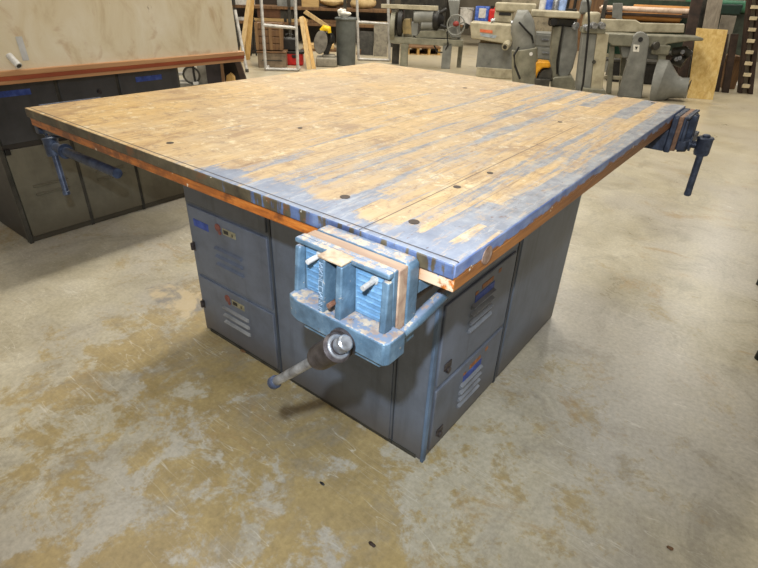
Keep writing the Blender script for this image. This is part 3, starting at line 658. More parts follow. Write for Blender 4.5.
m = MB(); k.tube(m, [(519, 22, -.09), (526, 30, -.08), (532, 36, -.02), (533, 43, .02)], .012); k.tube(m, [(519, 47, -.08), (514, 55, -.1), (515, 66, -.1), (520, 79, -.1)], .014); k.mk('hose', m, CORDM, 0, smooth=True)
m = MB().tube([(*k.q(531, 54, -.09)[:1], -.095, k.q(531, 54, -.09)[1]), (*k.q(531, 54, -.09)[:1], -.08, k.q(531, 54, -.09)[1])], .022, 12); k.mk('sticker', m, WHITE, 0)

# ---- yellow saw on the floor
k = Fr('portable_saw', 'yellow portable power tool on the floor between dust pipe and bandsaw', 'power tool', ground(541, 93), .42)
m = MB(); k.poly(m, [(531, 78), (534, 63), (539, 61), (550, 62), (551, 68), (543, 68), (538, 73), (536, 80)], 0, .22); k.mk('housing', m, YEL, .02)
m = MB(); k.poly(m, [(537, 80), (539, 73), (544, 69), (552, 69), (553, 82)], .03, .2); k.mk('blade_guard', m, MACHD, .02)
m = MB(); k.box(m, 531, 79, 550, 84, -.02, .18, True); k.mk('base_plate', m, MACHD, .01)

# ---- bandsaw / pedestal machine with bits on its table
k = Fr('pedestal_sander', 'grey curved pedestal machine with a wide table, behind the right half of the bench', 'woodworking machine', ground(564, 91), .42)
m = MB(); k.poly(m, [(553, 27), (562, 26), (559, 50), (557.5, 70), (559, 80), (553, 79), (550.5, 66), (551, 45)], 0, .36); k.mk('side_plate', m, MACH, .01)
m = MB(); k.poly(m, [(562, 26), (578, 28), (577.5, 50), (573, 68), (568, 78), (559, 80), (557.5, 70), (559, 50)], .03, .25); k.mk('pedestal', m, MACHB, .02)
m = MB(); k.poly(m, [(551, 79), (556, 77), (572, 76), (576, 83), (574, 92), (551, 91)], -.04, .34); k.mk('foot', m, MACH, .015)
m = MB(); k.box(m, 531, 11, 581, 18, -.1, .42); k.mk('table', m, MACHL, .015)
m = MB(); k.box(m, 549, 18, 577, 27, .05, .35); k.mk('trunnion', m, MACHD, .02)
for (x, y) in ((553, 22), (575, 26)): m = MB(); k.tube(m, [(x, y, -.03), (x + 1, y, -.09)], .045, seg=14); k.mk('knob', m, STEEL if x > 560 else BLACK, .004)
m = MB(); k.tube(m, [(563, 26, -.02), (559.5, 45, -.03), (557, 62, -.03), (557, 74, -.03)], .012); k.mk('power_lead', m, CORDM, 0, smooth=True)
rn = random.Random(3)
zt = k.q(556, 11, 0)[1]
ks = [('white_jar', 'white jar on the left end of the pedestal machine table', WHITE, 542, 'jar'), ('blue_cleaning_bottle', 'small blue bottle on the pedestal machine table', BLUE, 548.5, 'bottle'), ('steel_jar', 'bright steel jar on the pedestal machine table', STEEL, 555, 'jar'), ('blue_spray_can', 'pale blue spray can on the pedestal machine table', worn('pale_blue', (150, 176, 226)), 562, 'spray can'), ('black_clamp', 'black clamp standing on the pedestal machine table', BLACK, 571, 'clamp')]
for n, l, mt, x, c in ks:
    P = on_ray(x, 11, k.P.y + .12); z0 = zt
    kk = thing(n, l, c, (P.x, P.y, z0 + .001))
    if c == 'clamp':
        MB().box(-.07, .07, -.02, .02, 0, .03).box(-.07, -.045, -.02, .02, .03, .2).box(.02, .05, -.02, .02, .03, .16).build('frame', mt, kk, .006); MB().tube([(-.05, 0, .14), (.09, 0, .14)], .012, 10).build('screw', STEEL, kk)
    else:
        MB().tube([(0, 0, 0), (0, 0, .005), (0, 0, .11), (0, 0, .14), (0, 0, .15)], [.045, .05, .05, .03, .022], 16).build('body', mt, kk, smooth=True); MB().tube([(0, 0, .15), (0, 0, .175)], .024, 12).build('cap', WHITE, kk)

# ---- cream cabinet stand
k = Fr('machine_cabinet', 'tall grey and beige machine cabinet left of the jointer', 'cabinet', ground(594, 101), .42)
m = MB(); k.poly(m, [(583, 33), (597, 34), (590, 92), (576, 90)], 0, .25); k.mk('front_panel', m, MACHB, .008)
m = MB(); k.poly(m, [(597.2, 33), (609, 34), (602, 93), (590.2, 92)], -.01, .27); k.mk('side_panel', m, MACHL, .008)
m = MB(); k.box(m, 582, 28, 606, 33.5, -.03, .3); k.mk('top_plate', m, MACH, .008)
m = MB(); k.poly(m, [(583, 88), (605, 90), (607, 98), (574, 96)], -.06, .35); k.mk('foot', m, MACH, .01)
m = MB(); k.box(m, 584, 12, 600, 28, .05, .2); k.mk('motor_housing', m, MACHL, .03)
m = MB(); k.box(m, 581, 0, 591, 14, .08, .15); k.mk('column', m, MACHB, .02)
kp = MB(); u, z = k.q(594, 62, -.02); kp.tube([(u, -.03, z), (u, 0, z)], .022, 12); k.mk('latch', kp, MACHD, 0)
for (x, y) in ((585, 28), (592, 26), (600, 26)): m = MB(); k.tube(m, [(x, y - 1, .0), (x + 3, y, -.08)], .035, seg=12); k.mk('knob', m, STEEL, 0, smooth=True)

# ---- jointer
k = Fr('jointer', 'long grey jointer with tapered leg guard and funnel dust chute, right of the cabinets', 'woodworking machine', ground(640, 97), .36)
m = MB(); k.poly(m, [(601, 19), (636, 20), (641, 23), (685, 24), (684, 33), (602, 32)], .35, .10); k.mk('fence', m, MACHL, .012)
m = MB(); k.poly(m, [(603, 33), (640, 35), (690, 36.5), (700, 37), (704, 38.5), (703, 41), (690, 41), (668, 44), (662, 48), (612, 46), (603, 38)], 0, .34); k.mk('table', m, MACH, .012)
m = MB(); k.poly(m, [(620, 46), (662, 46), (660, 60), (622, 58)], .04, .3); k.mk('body', m, MACHB, .015)
pts = [(617, 98), (633.5, 40)] + [(641 - 8.3 * cos(a), 40.5 - 8.8 * sin(a)) for a in [.35, .8, 1.2, 1.57, 1.95, 2.4, 2.8]] + [(649.3, 42), (641.5, 99)]
m = MB(); k.poly(m, pts, -.12, .1); gd = k.mk('leg_guard', m, MACHB, .012)
m = MB(); k.tube(m, [(640.5, 39.5, -.121), (640.5, 39.5, -.128)], .028, seg=14); k.mk('hole', m, BLACK, 0, gd)
m = MB(); k.poly(m, [(633.5, 44.5), (639.5, 45), (639, 52), (633, 51.5)], -.126, .008); lb = k.mk('sticker', m, PAPER, 0, gd)
m = MB(); k.poly(m, [(635, 46.5), (638, 47), (636, 50)], -.128, .004); k.mk('sticker_mark', m, MACHD, 0, gd)
for (a, b, v) in ((656, 664, 0), (607, 612, .05), (619, 624, .3)): m = MB(); k.poly(m, [(a + 3, 46), (b + 3, 46), (b - 2, 99), (a - 2, 98)], v, .07); k.mk('leg', m, MACH, .008)
for y in (54, 76): m = MB(); k.box(m, 604, y, 622, y + 3.5, .1, .06); k.mk('rail', m, MACHL, .006)
m = MB(); k.box(m, 652, 45, 670, 55, -.02, .25); k.mk('bracket', m, MACH, .015)
m = MB(); k.tube(m, [(654, 46, -.04), (657, 46, -.08)], .05, seg=14); k.mk('knob', m, MACHD, .004)
m = MB(); k.tube(m, [(655, 84, .0), (661, 84, -.02), (674, 87, -.05), (680, 88, -.06), (688, 88, -.08)], [.30, .29, .14, .125, .125], seg=28); ch = k.mk('dust_chute', m, MACHB, 0, smooth=True)
m = MB(); k.tube(m, [(688, 88, -.08), (688.6, 88.1, -.082)], .10, seg=20); k.mk('bore', m, BLACK, 0, ch)
m = MB(); k.tube(m, [(672, 52, .2), (684, 50, .2), (690, 55, .2)], .05, seg=12); k.tube(m, [(673, 58, .25), (684, 63, .2)], .07, seg=12); k.mk('under_gear', m, MACHD, 0, smooth=True)
for (x, y) in ((676, 59), (679, 58), (682, 52)): m = MB(); k.tube(m, [(x, y, .1), (x + 1, y, .08)], .025, seg=10); k.mk('bolt', m, STEEL, 0)
m = MB(); k.box(m, 610, 38, 622, 58, .28, .1); k.mk('motor', m, GREEN, .02)

# ---- counter and rolls behind the jointer
k = Fr('pipe_rack', 'dark rack behind the jointer carrying pipes and brown rolls', 'rack', on_ray(645, 25, 9.6), .36)
for a in (603, 694): m = MB(); k.box(m, a - 2, 0, a + 2, 30, .0, .06, True); k.mk('post', m, MACHD)
for y in (13.5, 22.5): m = MB(); k.box(m, 603, y, 694, y + 3, .06, .35); k.mk('shelf', m, DBROWN)
m = MB(); k.box(m, 601, 0, 696, 30, .45, .03, True); k.mk('back_panel', m, worn('dark_green_board', (52, 66, 54), (36, 44, 38)), 0)
zr = [k.q(645, 22.5, 0)[1], k.q(645, 13.5, 0)[1]]
ra = k
def roll(name, label, cat, x0, x1, z, r, v, mat, grp=None):
    u0 = ra.q(x0, 20, v)[0]; u1 = ra.q(x1, 20, v)[0]
    loc = ra.P + Vector((ra.e[0] * (u0 + u1) / 2 + ra.b[0] * v, ra.e[1] * (u0 + u1) / 2 + ra.b[1] * v, z + r))
    t = thing(name, label, cat, loc, ra.ang, grp); h = (u1 - u0) / 2
    MB().tube([(-h, 0, 0), (h, 0, 0)], r, 20).build('roll', mat, t, .006); MB().tube([(-h - .02, 0, 0), (h + .02, 0, 0)], r * .45, 14).build('core', PINK, t)
roll('brown_roll', 'thick brown roll lying on the rack behind the jointer', 'roll', 605, 680, zr[0] + .003, .075, .16, ROLLM)
roll('pale_pipe', 'pale pink pipe lying on the upper shelf behind the jointer', 'pipe', 598, 690, zr[1] + .003, .045, .15, PINK)
roll('brown_roll', 'shorter brown roll on the upper shelf, behind the pale pipe', 'roll', 630, 686, zr[1] + .003, .06, .27, ROLLM)
k = Fr('pipe_bracket', 'grey strap bracket standing across the rolls behind the jointer', 'bracket', ra.P + Vector((0, 0, 0)) - Vector((ra.b[0], ra.b[1], 0)) * .06, .36)
m = MB(); k.poly(m, [(613, 3), (623, 3), (622, 19), (612, 18)], 0, .05, ); k.mk('strap', m, MACHB); m = MB(); k.box(m, 614, 18, 620, 40, 0, .05, True); k.mk('post', m, MACHB)

# ---- green machine at the far right
k = Fr('green_machine', 'dark green machine at the back right, behind the leaning boards', 'woodworking machine', on_ray(730, 40, 10.4), .3)
m = MB(); k.box(m, 690, 0, 757, 12, 0, .8); k.mk('body', m, GREEN, .04)
m = MB(); k.box(m, 700, 12, 750, 70, .1, .6, True); k.mk('pedestal', m, worn('dark_green_grey', (58, 66, 56), (36, 40, 36)), .02)
m = MB(); k.box(m, 716, 4, 742, 15, -.05, .1); k.mk('panel', m, worn('deep_green', (26, 48, 40), (18, 30, 26)), .02)

# ---- leaning boards by the chipboard
def lean(name, label, cat, foot, w, h, th, ang, tilt, mat, roll_=0, group=None, partname='board'):
    """board standing on the floor, leaning back by tilt and sideways by roll_"""
    t = thing(name, label, cat, (foot[0], foot[1], 0), ang, group)
    a = [(-w / 2, 0, 0), (w / 2, 0, 0), (w / 2, th, 0), (-w / 2, th, 0)]
    b = [(x + roll_, y + tilt, h) for x, y, _ in a]
    MB().hexa(a, b).build(partname, mat, t, min(.004, th * .2)); return t
pl = ground(688, 98.5); pr_ = ground(713, 99.5); an = math.atan2(pr_.y - pl.y, pr_.x - pl.x)
k = Fr('chipboard_sheet', 'narrow yellow chipboard sheet leaning beside the jointer chute', 'chipboard', (pl + pr_) / 2, .42)
def lq(x, y, v): u, z = k.q(x, y, v); return (u, v, max(0, z))
b0, b1, t1, t0 = lq(687, 99, 0), lq(713, 99.5, 0), lq(728, 30, .30), lq(697, 28, .30)
b0 = (b0[0], 0, 0); b1 = (b1[0], 0, 0); sh = Vector((0, .022, 0))
MB().hexa([b0, b1, t1, t0], [tuple(Vector(p) + sh) for p in (b0, b1, t1, t0)]).build('board', OSB, k.t, .002)
def leanq(name, label, cat, quad, P, v, mat, ang=.42, th=.03, group=None):
    """board given by its four view corners (bottom left, bottom right, top right, top left); foot on the floor, head v further back"""
    s = Fr(name, label, cat, P, ang, group)
    c = []
    for i, (x, y) in enumerate(quad):
        vv = 0 if i < 2 else v; u, z = s.q(x, y, vv); c.append(Vector((u, vv, 0 if i < 2 else z)))
    MB().hexa(c, [p + Vector((0, th, 0)) for p in c]).build('board', mat, s.t, .003); return s
leanq('grey_board', 'tall pale grey board leaning behind the top of the chipboard sheet', 'board', [(692, 88), (707, 89), (724, -6), (709, -6)], on_ray(700, 90, 8.45), .35, GREYWOOD)
leanq('dark_board', 'tall dark board leaning left of the pale grey board, behind the jointer table', 'board', [(676, 86), (684, 87), (705, -8), (693, -8)], on_ray(680, 88, 8.3), .35, DBROWN)
leanq('dark_board', 'narrow dark brown board between two paler boards above the chipboard sheet', 'board', [(686, 87), (692, 87), (711, -8), (704, -8)], on_ray(689, 88, 8.55), .35, MACHD)
leanq('grey_plank', 'short wide grey plank leaning right of the tall grey board', 'board', [(707, 84), (719, 85), (737, 16), (722, 15)], on_ray(713, 86, 8.7), .35, worn('weathered_plank', (120, 112, 98), (90, 84, 74)))
for i, (a, b) in enumerate(((716, 721), (724, 731))):
    leanq('dark_post', ('thin dark post standing just right of the chipboard sheet', 'thicker dark brown post, second right of the chipboard sheet')[i], 'post', [(a, 87), (b, 87), (b + 8, 34), (a + 8, 34)], on_ray(a, 88, 8.6), .12, DBROWN, th=.05)
k = Fr('wood_offcut', 'brown wood box on the floor between dark posts and slotted rack at right', 'box', on_ray(738, 84, 9.1), .42)
m = MB(); k.box(m, 728, 58, 741, 86, 0, .3, True); k.mk('body', m, MBROWN, .008); m = MB(); k.box(m, 727, 56, 742, 60, -.02, .34); k.mk('lid', m, MBROWN, .006)
k = Fr('white_scrap', 'small white scrap lying on the floor right of the dark posts', 'scrap', ground(733, 87), .7)
MB().hexa([(-.09, -.05, 0), (.1, -.03, 0), (.08, .06, 0), (-.07, .05, 0)], [(-.09, -.05, .012), (.1, -.03, .05), (.08, .06, .07), (-.07, .05, .02)]).build('sheet', PAPER, k.t)
k = Fr('slotted_rack', 'dark upright rack with pale rungs at the right edge of view', 'rack', ground(746, 94), .42)
m = MB(); k.poly(m, [(738.5, 93), (742.5, 93.5), (753, -4), (748.5, -4)], 0, .08); k.mk('post', m, DBROWN)
m = MB(); k.poly(m, [(748.5, 94), (753, 94.5), (764, -4), (758.5, -4)], 0, .08); k.mk('post', m, DBROWN)
for i in range(9):
    y = 88 - i * 11.3; dx = (93 - y) * .108
    m = MB(); k.box(m, 742 + dx, y - 3.6, 749.5 + dx, y, -.02, .06); k.mk('rung', m, worn('pale_rung', (206, 192, 160), (166, 152, 120)), .003)
m = MB(); k.poly(m, [(742, 93), (749, 93.5), (760, -4), (752.5, -4)], .07, .02); k.mk('back_strip', m, GREYWOOD, 0)

# ---- left side: pale frames, boards, boxes
def frame_rack(label, P, x0a, x0b, x1a, x1b, ytop, yb0, yb1, rung, ang):
    k = Fr('metal_frame', label, 'frame', P, ang, 'pale metal frames')
    for (xa, xb, yb) in ((x0a, x0b, yb0), (x1a, x1b, yb1)):
        p1 = k.p3(xb, yb); p1.z = .02; p0 = k.p3(xa, ytop); m = MB().tube([p0, p1], .024, 4); k.mk('upright', m, WFRAME, .004)
    m = MB(); k.tube(m, [(x0a + (x0b - x0a) * .35, rung[0]), (x1a + (x1b - x1a) * .35, rung[1])], .024, seg=4); k.mk('rung', m, WFRAME, .004)
    a = k.p3(x0b, yb0); b = k.p3(x1b, yb1); a.z = b.z = .024; m = MB().tube([a, b], .022, 4); k.mk('foot_rail', m, WFRAME, .004)
    a2 = a + Vector((0, .30, 0)); m = MB().tube([a, a2], .022, 4).tube([b, b + Vector((0, .30, 0))], .022, 4); k.mk('foot_rail', m, WFRAME, .004)
frame_rack('pale metal frame with uprights and a rung, left of the leaning yellow boards', ground(281, 71), 261, 266, 295, 298, -2, 72, 70, (25, 28), .72)
frame_rack('pale metal frame standing right of the grey bin, left of the lathe', ground(373, 61), 357, 358.5, 388, 389.5, -2, 62, 64, (22, 24), .66)
leanq('pale_board', 'pale board leaning against the plywood sheet side, nearest the big sheet', 'board', [(238, 64), (243, 65), (251, -3), (247, -3)], on_ray(241, 66, 5.2), .3, TAN, .75)
leanq('pale_board', 'wide yellowish board leaning left of the first pale metal frame', 'board', [(245, 63), (250, 63), (254.5, -3), (247.8, -3)], on_ray(248, 64, 5.5), .25, TAN2, .75)
k = Fr('grey_pole', 'thin grey metal pole leaning between big plywood sheet and pale frame', 'pole', ground(247, 72), .75)
p1 = k.p3(247, 71); p1.z = .012; m = MB().tube([k.p3(235, 10, .2), p1], .022, 10); k.mk('pole', m, WFRAME, 0, smooth=True); m = MB().tube([p1 - Vector((0, 0, .012)), p1 + Vector((0, 0, .03))], .026, 10); k.mk('tip', m, MACHD, 0)
k = Fr('black_stand', 'thin black stand behind the pale metal frame at left', 'stand', on_ray(254, 60, 5.9), .75)
m = MB(); k.tube(m, [(253, 18), (254, 50)], .02); k.mk('pole', m, BLACK, 0); m = MB(); k.box(m, 251, 20, 255, 29, -.03, .06); k.mk('head', m, BLACK, .01)
for dx in (-3, 3):
    p = k.p3(254 + dx, 60); p.z = .01; m = MB().tube([k.p3(254, 45), p], .014); k.mk('leg', m, BLACK, 0)
# wooden boxes behind frame
k = Fr('wooden_crate', 'brown wooden crate behind the first pale metal frame, standing on a grey box', 'crate', ground(270.6, 67.3), .75)
zb = k.q(272, 51)[1]
m = MB(); u0 = k.q(256, 45)[0]; u1 = k.q(283, 45)[0]; zt = k.q(270, 23)[1]
for i in range(4):
    m.box(u0, u1, 0, .02, zb + .012 + i * (zt - zb) / 4, zb + (i + 1) * (zt - zb) / 4)
m.box(u0 + .01, u1 - .01, .02, .35, zb + .012, zt - .01); k.mk('slats', m, MBROWN, .004)
for uu in (u0, (u0 + u1) / 2, u1 - .05): m = MB().box(uu, uu + .05, -.02, .0, zb + .012, zt); k.mk('batten', m, wood('tan_batten', (150, 118, 78), (104, 76, 48)), .003)
k = Fr('storage_box', 'grey brown flat box on the floor under the wooden crate', 'box', ground(270, 67.8), .75)
m = MB(); k.box(m, 258, 53, 286, 70, 0, .5, True); k.mk('body', m, worn('grey_brown_box', (128, 112, 92), (88, 76, 62)), .01)
zl = k.q(272, 53)[1]; u0 = k.q(257, 60)[0]; u1 = k.q(287, 60)[0]; m = MB().box(u0, u1, -.015, .52, zl, zb + .010 if False else zl + .02); k.mk('lid', m, MBROWN, .005)
m = MB(); k.box(m, 262, 60, 282, 61, -.008, .01); k.mk('seam', m, MACHD, 0)
# red toolbox with black bag on it
k = Fr('red_toolbox', 'red plastic toolbox on the floor behind the pale metal frame', 'toolbox', ground(294, 65.5), .75)
m = MB(); k.box(m, 285, 53, 303, 66, 0, .3, True); k.mk('body', m, RED, .02); m = MB(); k.box(m, 284, 51.5, 304, 54, -.01, .32); k.mk('lid', m, BLACK, .008)
m = MB(); k.box(m, 292, 55, 296, 58, -.02, .03); k.mk('latch', m, BLACK, .004); ztop = k.q(294, 51.5)[1]
pb = k.P + Vector((k.b[0] * .12, k.b[1] * .12, 0)); pu = k.q(290, 50, .12)[0]
t = thing('black_case', 'black case with a carrying handle on top of the red toolbox', 'case', (pb.x + k.e[0] * pu, pb.y + k.e[1] * pu, ztop + .002), .75)
MB().box(-.12, .12, -.11, .11, 0, .19).build('body', BLACK, t, .025); MB().tube([(-.06, 0, .18), (-.055, 0, .23), (0, 0, .25), (.055, 0, .23), (.06, 0, .18)], .014, 8).build('handle', BLACK, t, smooth=True)
# two leaning yellow boards
leanq('yellow_board', 'left of two yellow boards leaning together beside the red toolbox', 'board', [(307, 69), (311.5, 69), (303, 16), (299, 17)], ground(309, 69.5), .35, TAN, .75)
leanq('yellow_board', 'right of two yellow boards leaning together beside the mitre saw', 'board', [(311.8, 69), (316, 68.5), (306, 19), (303.2, 16)], ground(314, 69), .35, TAN2, .75)
# mitre saw
k = Fr('mitre_saw', 'mitre saw with yellow handle and grey guard, on the floor left of the grey bin', 'power saw', ground(328, 67), .72)
m = MB(); k.box(m, 316, 58, 337, 67.5, -.02, .4, True); k.box(m, 322, 55, 335, 58, .1, .2); k.mk('base', m, worn('cast_grey', (142, 136, 122), (100, 96, 86)), .02)
u, z = k.q(322, 42, .1); m = MB().prism([(u - .02 + .11 * cos(a * pi / 12) , z + .17 * sin(a * pi / 12) + .03 * cos(a * pi / 12)) for a in range(24)], .04, .09); k.mk('blade_guard', m, worn('guard_grey', (120, 116, 108), (76, 72, 68)), .01)
m = MB(); k.tube(m, [(321, 31, .08), (324, 28, .08), (329, 29, .08), (329.5, 33, .08)], [.035, .045, .045, .03], seg=12); k.mk('handle', m, YEL2, 0, smooth=True)
m = MB(); k.poly(m, [(323, 33), (330, 32), (332, 45), (328, 56), (324, 56), (322, 45)], .12, .14); k.mk('arm', m, BLACK, .02)
m = MB(); k.tube(m, [(327, 38, .12), (331, 39, .2)], .09, seg=16); k.mk('motor', m, BLACK, .01)
# grey bin
gp = ground(346, 65); t = thing('grey_bin', 'tall round dark grey bin with crumpled paper, behind the bench', 'bin', (gp.x, gp.y, 0), 0)
k = Fr.__new__(Fr); k.P = Vector((gp.x, gp.y, 0)); k.ang = .72; k.e = (cos(.72), sin(.72)); k.b = (-sin(.72), cos(.72))
rb = abs(k.q(356, 40)[0] - k.q(336, 40)[0]) / 2; hb_ = k.q(346, 18)[1]
MB().tube([(0, 0, 0), (0, 0, .03), (0, 0, hb_ - .03), (0, 0, hb_)], [rb * .9, rb * .94, rb * 1.0, rb * 1.02], 28).build('body', BINM, t, smooth=True)
MB().ring((0, 0, hb_ - .01), (0, 0, 1), rb * 1.01, .02).build('rim', BINM, t, smooth=True)
t2_ = thing('crumpled_paper', 'white crumpled paper on top of the grey bin', 'paper', (gp.x, gp.y, hb_), 0)
MB().blob((.02, 0, .05), (rb * .55, rb * .45, .055), 3, .5).blob((-.05, -.05, .07), (rb * .3, rb * .3, .06), 5, .5).build('wad', PAPER, t2_)
# grey panels standing behind the second frame
leanq('hardboard_sheet', 'dark panel standing behind the second pale metal frame, left one', 'panel', [(359, 60), (373, 61), (374, 32), (360, 31)], on_ray(366, 62, 7.75), .08, MACHD, .66)
leanq('hardboard_sheet', 'mottled light grey panel behind the second pale metal frame, beside the dark panel', 'panel', [(373.5, 61), (387, 61), (388, 25), (374, 25)], on_ray(380, 62, 7.8), .08, worn('mottled_grey', (134, 128, 114), (98, 92, 82), None, 14), .66)
leanq('brown_board', 'short brown board standing between the grey bin and the dark panel', 'board', [(356, 60), (360, 61), (365, 32), (361, 32)], on_ray(358, 62, 7.65), .1, MBROWN, .66)
# lumber rack along the left with boards and sacks
sh = Fr('lumber_rack', 'dark lumber rack loaded with boards, far left behind the pale frames', 'rack', on_ray(310, 40, 8.2), .72)
for a in (236, 290, 345, 392): m = MB(); sh.box(m, a - 1.6, -4, a + 1.6, 60, 0, .08, True); sh.mk('post', m, MACHD)
for y in (7.5, 23): m = MB(); sh.box(m, 232, y, 394, y + 3, 0, .7); sh.mk('shelf', m, MBROWN)
m = MB(); sh.box(m, 232, -8, 394, 60, .75, .03, True); sh.mk('back_panel', m, worn('dark_backing', (58, 48, 38), (36, 30, 24)), 0)
zs = [sh.q(310, 7.5)[1], sh.q(310, 23)[1]]
rn = random.Random(11)
def onrack(name, label, cat, x, z, dims, mat, v=.3, blob=False, grp=None, rot=0):
    u = sh.q(x, 15, v)[0]; loc = sh.P + Vector((sh.e[0] * u + sh.b[0] * v, sh.e[1] * u + sh.b[1] * v, z + .003))
    t = thing(name, label, cat, loc, sh.ang + rot, grp); w, d, h = dims
    if blob: MB().blob((0, 0, h / 2), (w / 2, d / 2, h / 2), int(x), .18).build('sack', mat, t, smooth=True); MB().tube([(w * .44, 0, h * .5), (w * .56, 0, h * .55)], .04, 8).build('tie', mat, t)
    else: MB().box(-w / 2, w / 2, -d / 2, d / 2, 0, h).build('board', mat, t, .004)
onrack('tan_sack', 'tan bundled sack at the top edge, above the grey bin', 'sack', 333, zs[0], (.54, .5, .24), SACK, .25, True, 'sacks on the rack')
onrack('tan_sack', 'tan bundled sack at the top edge, left of the lathe overarm', 'sack', 362, zs[0], (.54, .5, .24), SACK, .25, True, 'sacks on the rack')
lo = [(243, .9, WHITE, 'white board on the lumber rack shelf beside the big plywood sheet'), (268, .7, TANX, 'pale board on the lumber rack behind the first pale frame'), (300, .55, TANX, 'pale board on the lumber rack above the leaning yellow boards'), (322, .6, MBROWN, 'brown board on the lumber rack above the mitre saw'), (372, .8, TANX, 'pale board on the lumber rack behind the second pale frame')]
for x, w_, mt, l in lo: onrack('shelf_board', l, 'board', x, zs[1], (w_, .3, .06), mt, .2)
onrack('grey_carton', 'grey carton at the top edge of view, above the black case', 'box', 288, zs[0], (.4, .35, .25), worn('grey_carton_card', (128, 130, 128), (96, 98, 98)), .2)
onrack('pale_carton', 'pale carton at the top edge of view, left of the tan sacks', 'box', 311, zs[0], (.36, .35, .22), TANX, .2)
onrack('white_carton', 'white carton at the top edge of view, beside the big plywood sheet', 'box', 243, zs[0], (.5, .35, .16), WHITE, .2)
onrack('shelf_board', 'grey board on the lumber rack behind the grey bin', 'board', 348, zs[1], (.5, .3, .12), GREYWOOD, .2)
onrack('brown_carton', 'brown carton on the lumber rack seen between the pale frame uprights', 'box', 270, zs[0] - .0 if False else zs[1] + .066, (.5, .3, .2), worn('carton_brown', (98, 66, 44), (66, 44, 30)), .22)
onrack('dark_carton', 'dark carton on the lumber rack above the black case', 'box', 287, zs[1], (.28, .3, .22), MACHD, .22)
d0 = sh.p3(304, 12, -.05); d1 = sh.p3(326, 26, -.3)
t = thing('diagonal_board', 'pale board slanting down from the lumber rack to the mitre saw', 'board', (ground(328, 67) + Vector((-.35, .45, 0))).to_tuple(), .72)
ti = inv(t); k = Fr.__new__(Fr); k.P = Vector((t.location.x, t.location.y, 0)); k.ang = .72; k.e = (cos(.72), sin(.72)); k.b = (-sin(.72), cos(.72))
c = [k.p3(303, 13), k.p3(325, 27.5), k.p3(329, 25.5), k.p3(306, 10)]
MB().hexa(c, [p + Vector((0, .05, 0)) for p in c]).build('board', TAN, t, .003)
c0 = k.p3(327, 27)
MB().tube([c0, (c0.x + .03, c0.y + .03, 0)], .02, 8).build('prop', TAN, t)
# bucket, blue box and red jug on a far bench
k = Fr('far_bench', 'low far bench between lathe and planer carrying a bucket, blue box and red jug', 'bench', on_ray(482, 34, 11.2), .42)
m = MB(); k.box(m, 452, 26.5, 536, 29, 0, .7); k.mk('bench_top', m, MBROWN, .006)
for a in (457, 489, 531): m = MB(); k.box(m, a, 29, a + 3, 48, .05, .08, True); k.mk('leg', m, BLACK, .004)
zt = k.q(480, 26.5)[1]
def onb(name, label, cat, x, v): 
    u = k.q(x, 24, v)[0]; return thing(name, label, cat, k.P + Vector((k.e[0] * u + k.b[0] * v, k.e[1] * u + k.b[1] * v, zt + .002)), .42)
t = onb('white_bucket', 'white bucket on the far bench right of the lathe handwheel', 'bucket', 465.5, .2); MB().tube([(0, 0, 0), (0, 0, .33), (0, 0, .36)], [.13, .155, .165], 24).build('body', WHITE, t, smooth=True); MB().ring((0, 0, .3), (.1, .3, 1), .16, .007).build('handle', STEEL, t)
t = onb('blue_box', 'blue and white box on the far bench, behind the planer', 'box', 481, .4); MB().box(-.16, .16, -.14, .14, 0, .4).build('body', BLUE, t, .02); MB().box(-.07, .09, -.145, -.138, .16, .36).build('panel', WHITE, t)
t = onb('red_jug', 'red jug on the far bench above the planer fence', 'jug', 492.5, .25); MB().box(-.11, .11, -.09, .09, 0, .36).build('body', RED, t, .04, seg=3); MB().tube([(-.05, 0, .36), (-.05, 0, .42)], .035, 12).build('cap', BLACK, t); MB().tube([(.0, 0, .36), (.03, 0, .42), (.09, 0, .35)], .02, 8).build('handle', RED, t, smooth=True)
# far cabinets along the back wall
for i, (x0, x1, mt, l) in enumerate(((400, 446, MACHD, 'dark storage cabinet far behind the lathe'), (500, 560, worn('far_beige', (150, 140, 118)), 'beige storage cabinet far behind the planer'), (560, 612, MBROWN, 'brown storage cabinet far behind the tall machine cabinet'))):
    k = Fr('storage_cabinet', l, 'cabinet', on_ray((x0 + x1) / 2, 20, 12.6), .3)
    m = MB(); k.box(m, x0, -14, x1, 40, 0, .5, True); k.mk('body', m, mt, .01)
    for a in (0, 1):
        m = MB(); c = (x0 + x1) / 2; k.box(m, (x0 + 2, c + 1)[a], -12, (c - 1, x1 - 2)[a], 38, -.02, .03); d = k.mk('door', m, mt, .006)
        m = MB(); k.box(m, c - 4 + 6 * a, 8, c - 2.5 + 6 * a, 14, -.05, .03); k.mk('handle', m, STEEL, 0, d)

# ---- bits behind the second bench
k = Fr('wheeled_dolly', 'small grey dolly with a round disc wheel seen past the end of the second bench', 'dolly', on_ray(192, 86, 2.9), .8)
u, z = k.q(191.5, 75); m = MB().tube([(u, 0, z), (u, .03, z)], .085, 28); wh = k.mk('wheel', m, worn('disc_grey', (160, 156, 148), (120, 116, 110)), .004)
m = MB().ring((u, .0, z), (0, 1, 0), .085, .011); k.mk('tyre', m, MACHD, 0, wh, True)
m = MB(); k.tube(m, [(192.5, 60, -.03), (193.5, 72, -.03), (195.5, 83, -.03)], .012); k.box(m, 188, 60, 196, 63.5, -.04, .03); k.mk('clamp_bar', m, BLACK, 0)
m = MB(); k.box(m, 193, 82, 198, 85, -.05, .04); k.mk('clamp_pad', m, WHITE, .004)
m = MB(); k.box(m, 173, 72.5, 187, 75.5, .05, .03); k.box(m, 176, 80, 187, 82, .05, .03); k.mk('axle', m, WFRAME, .004)
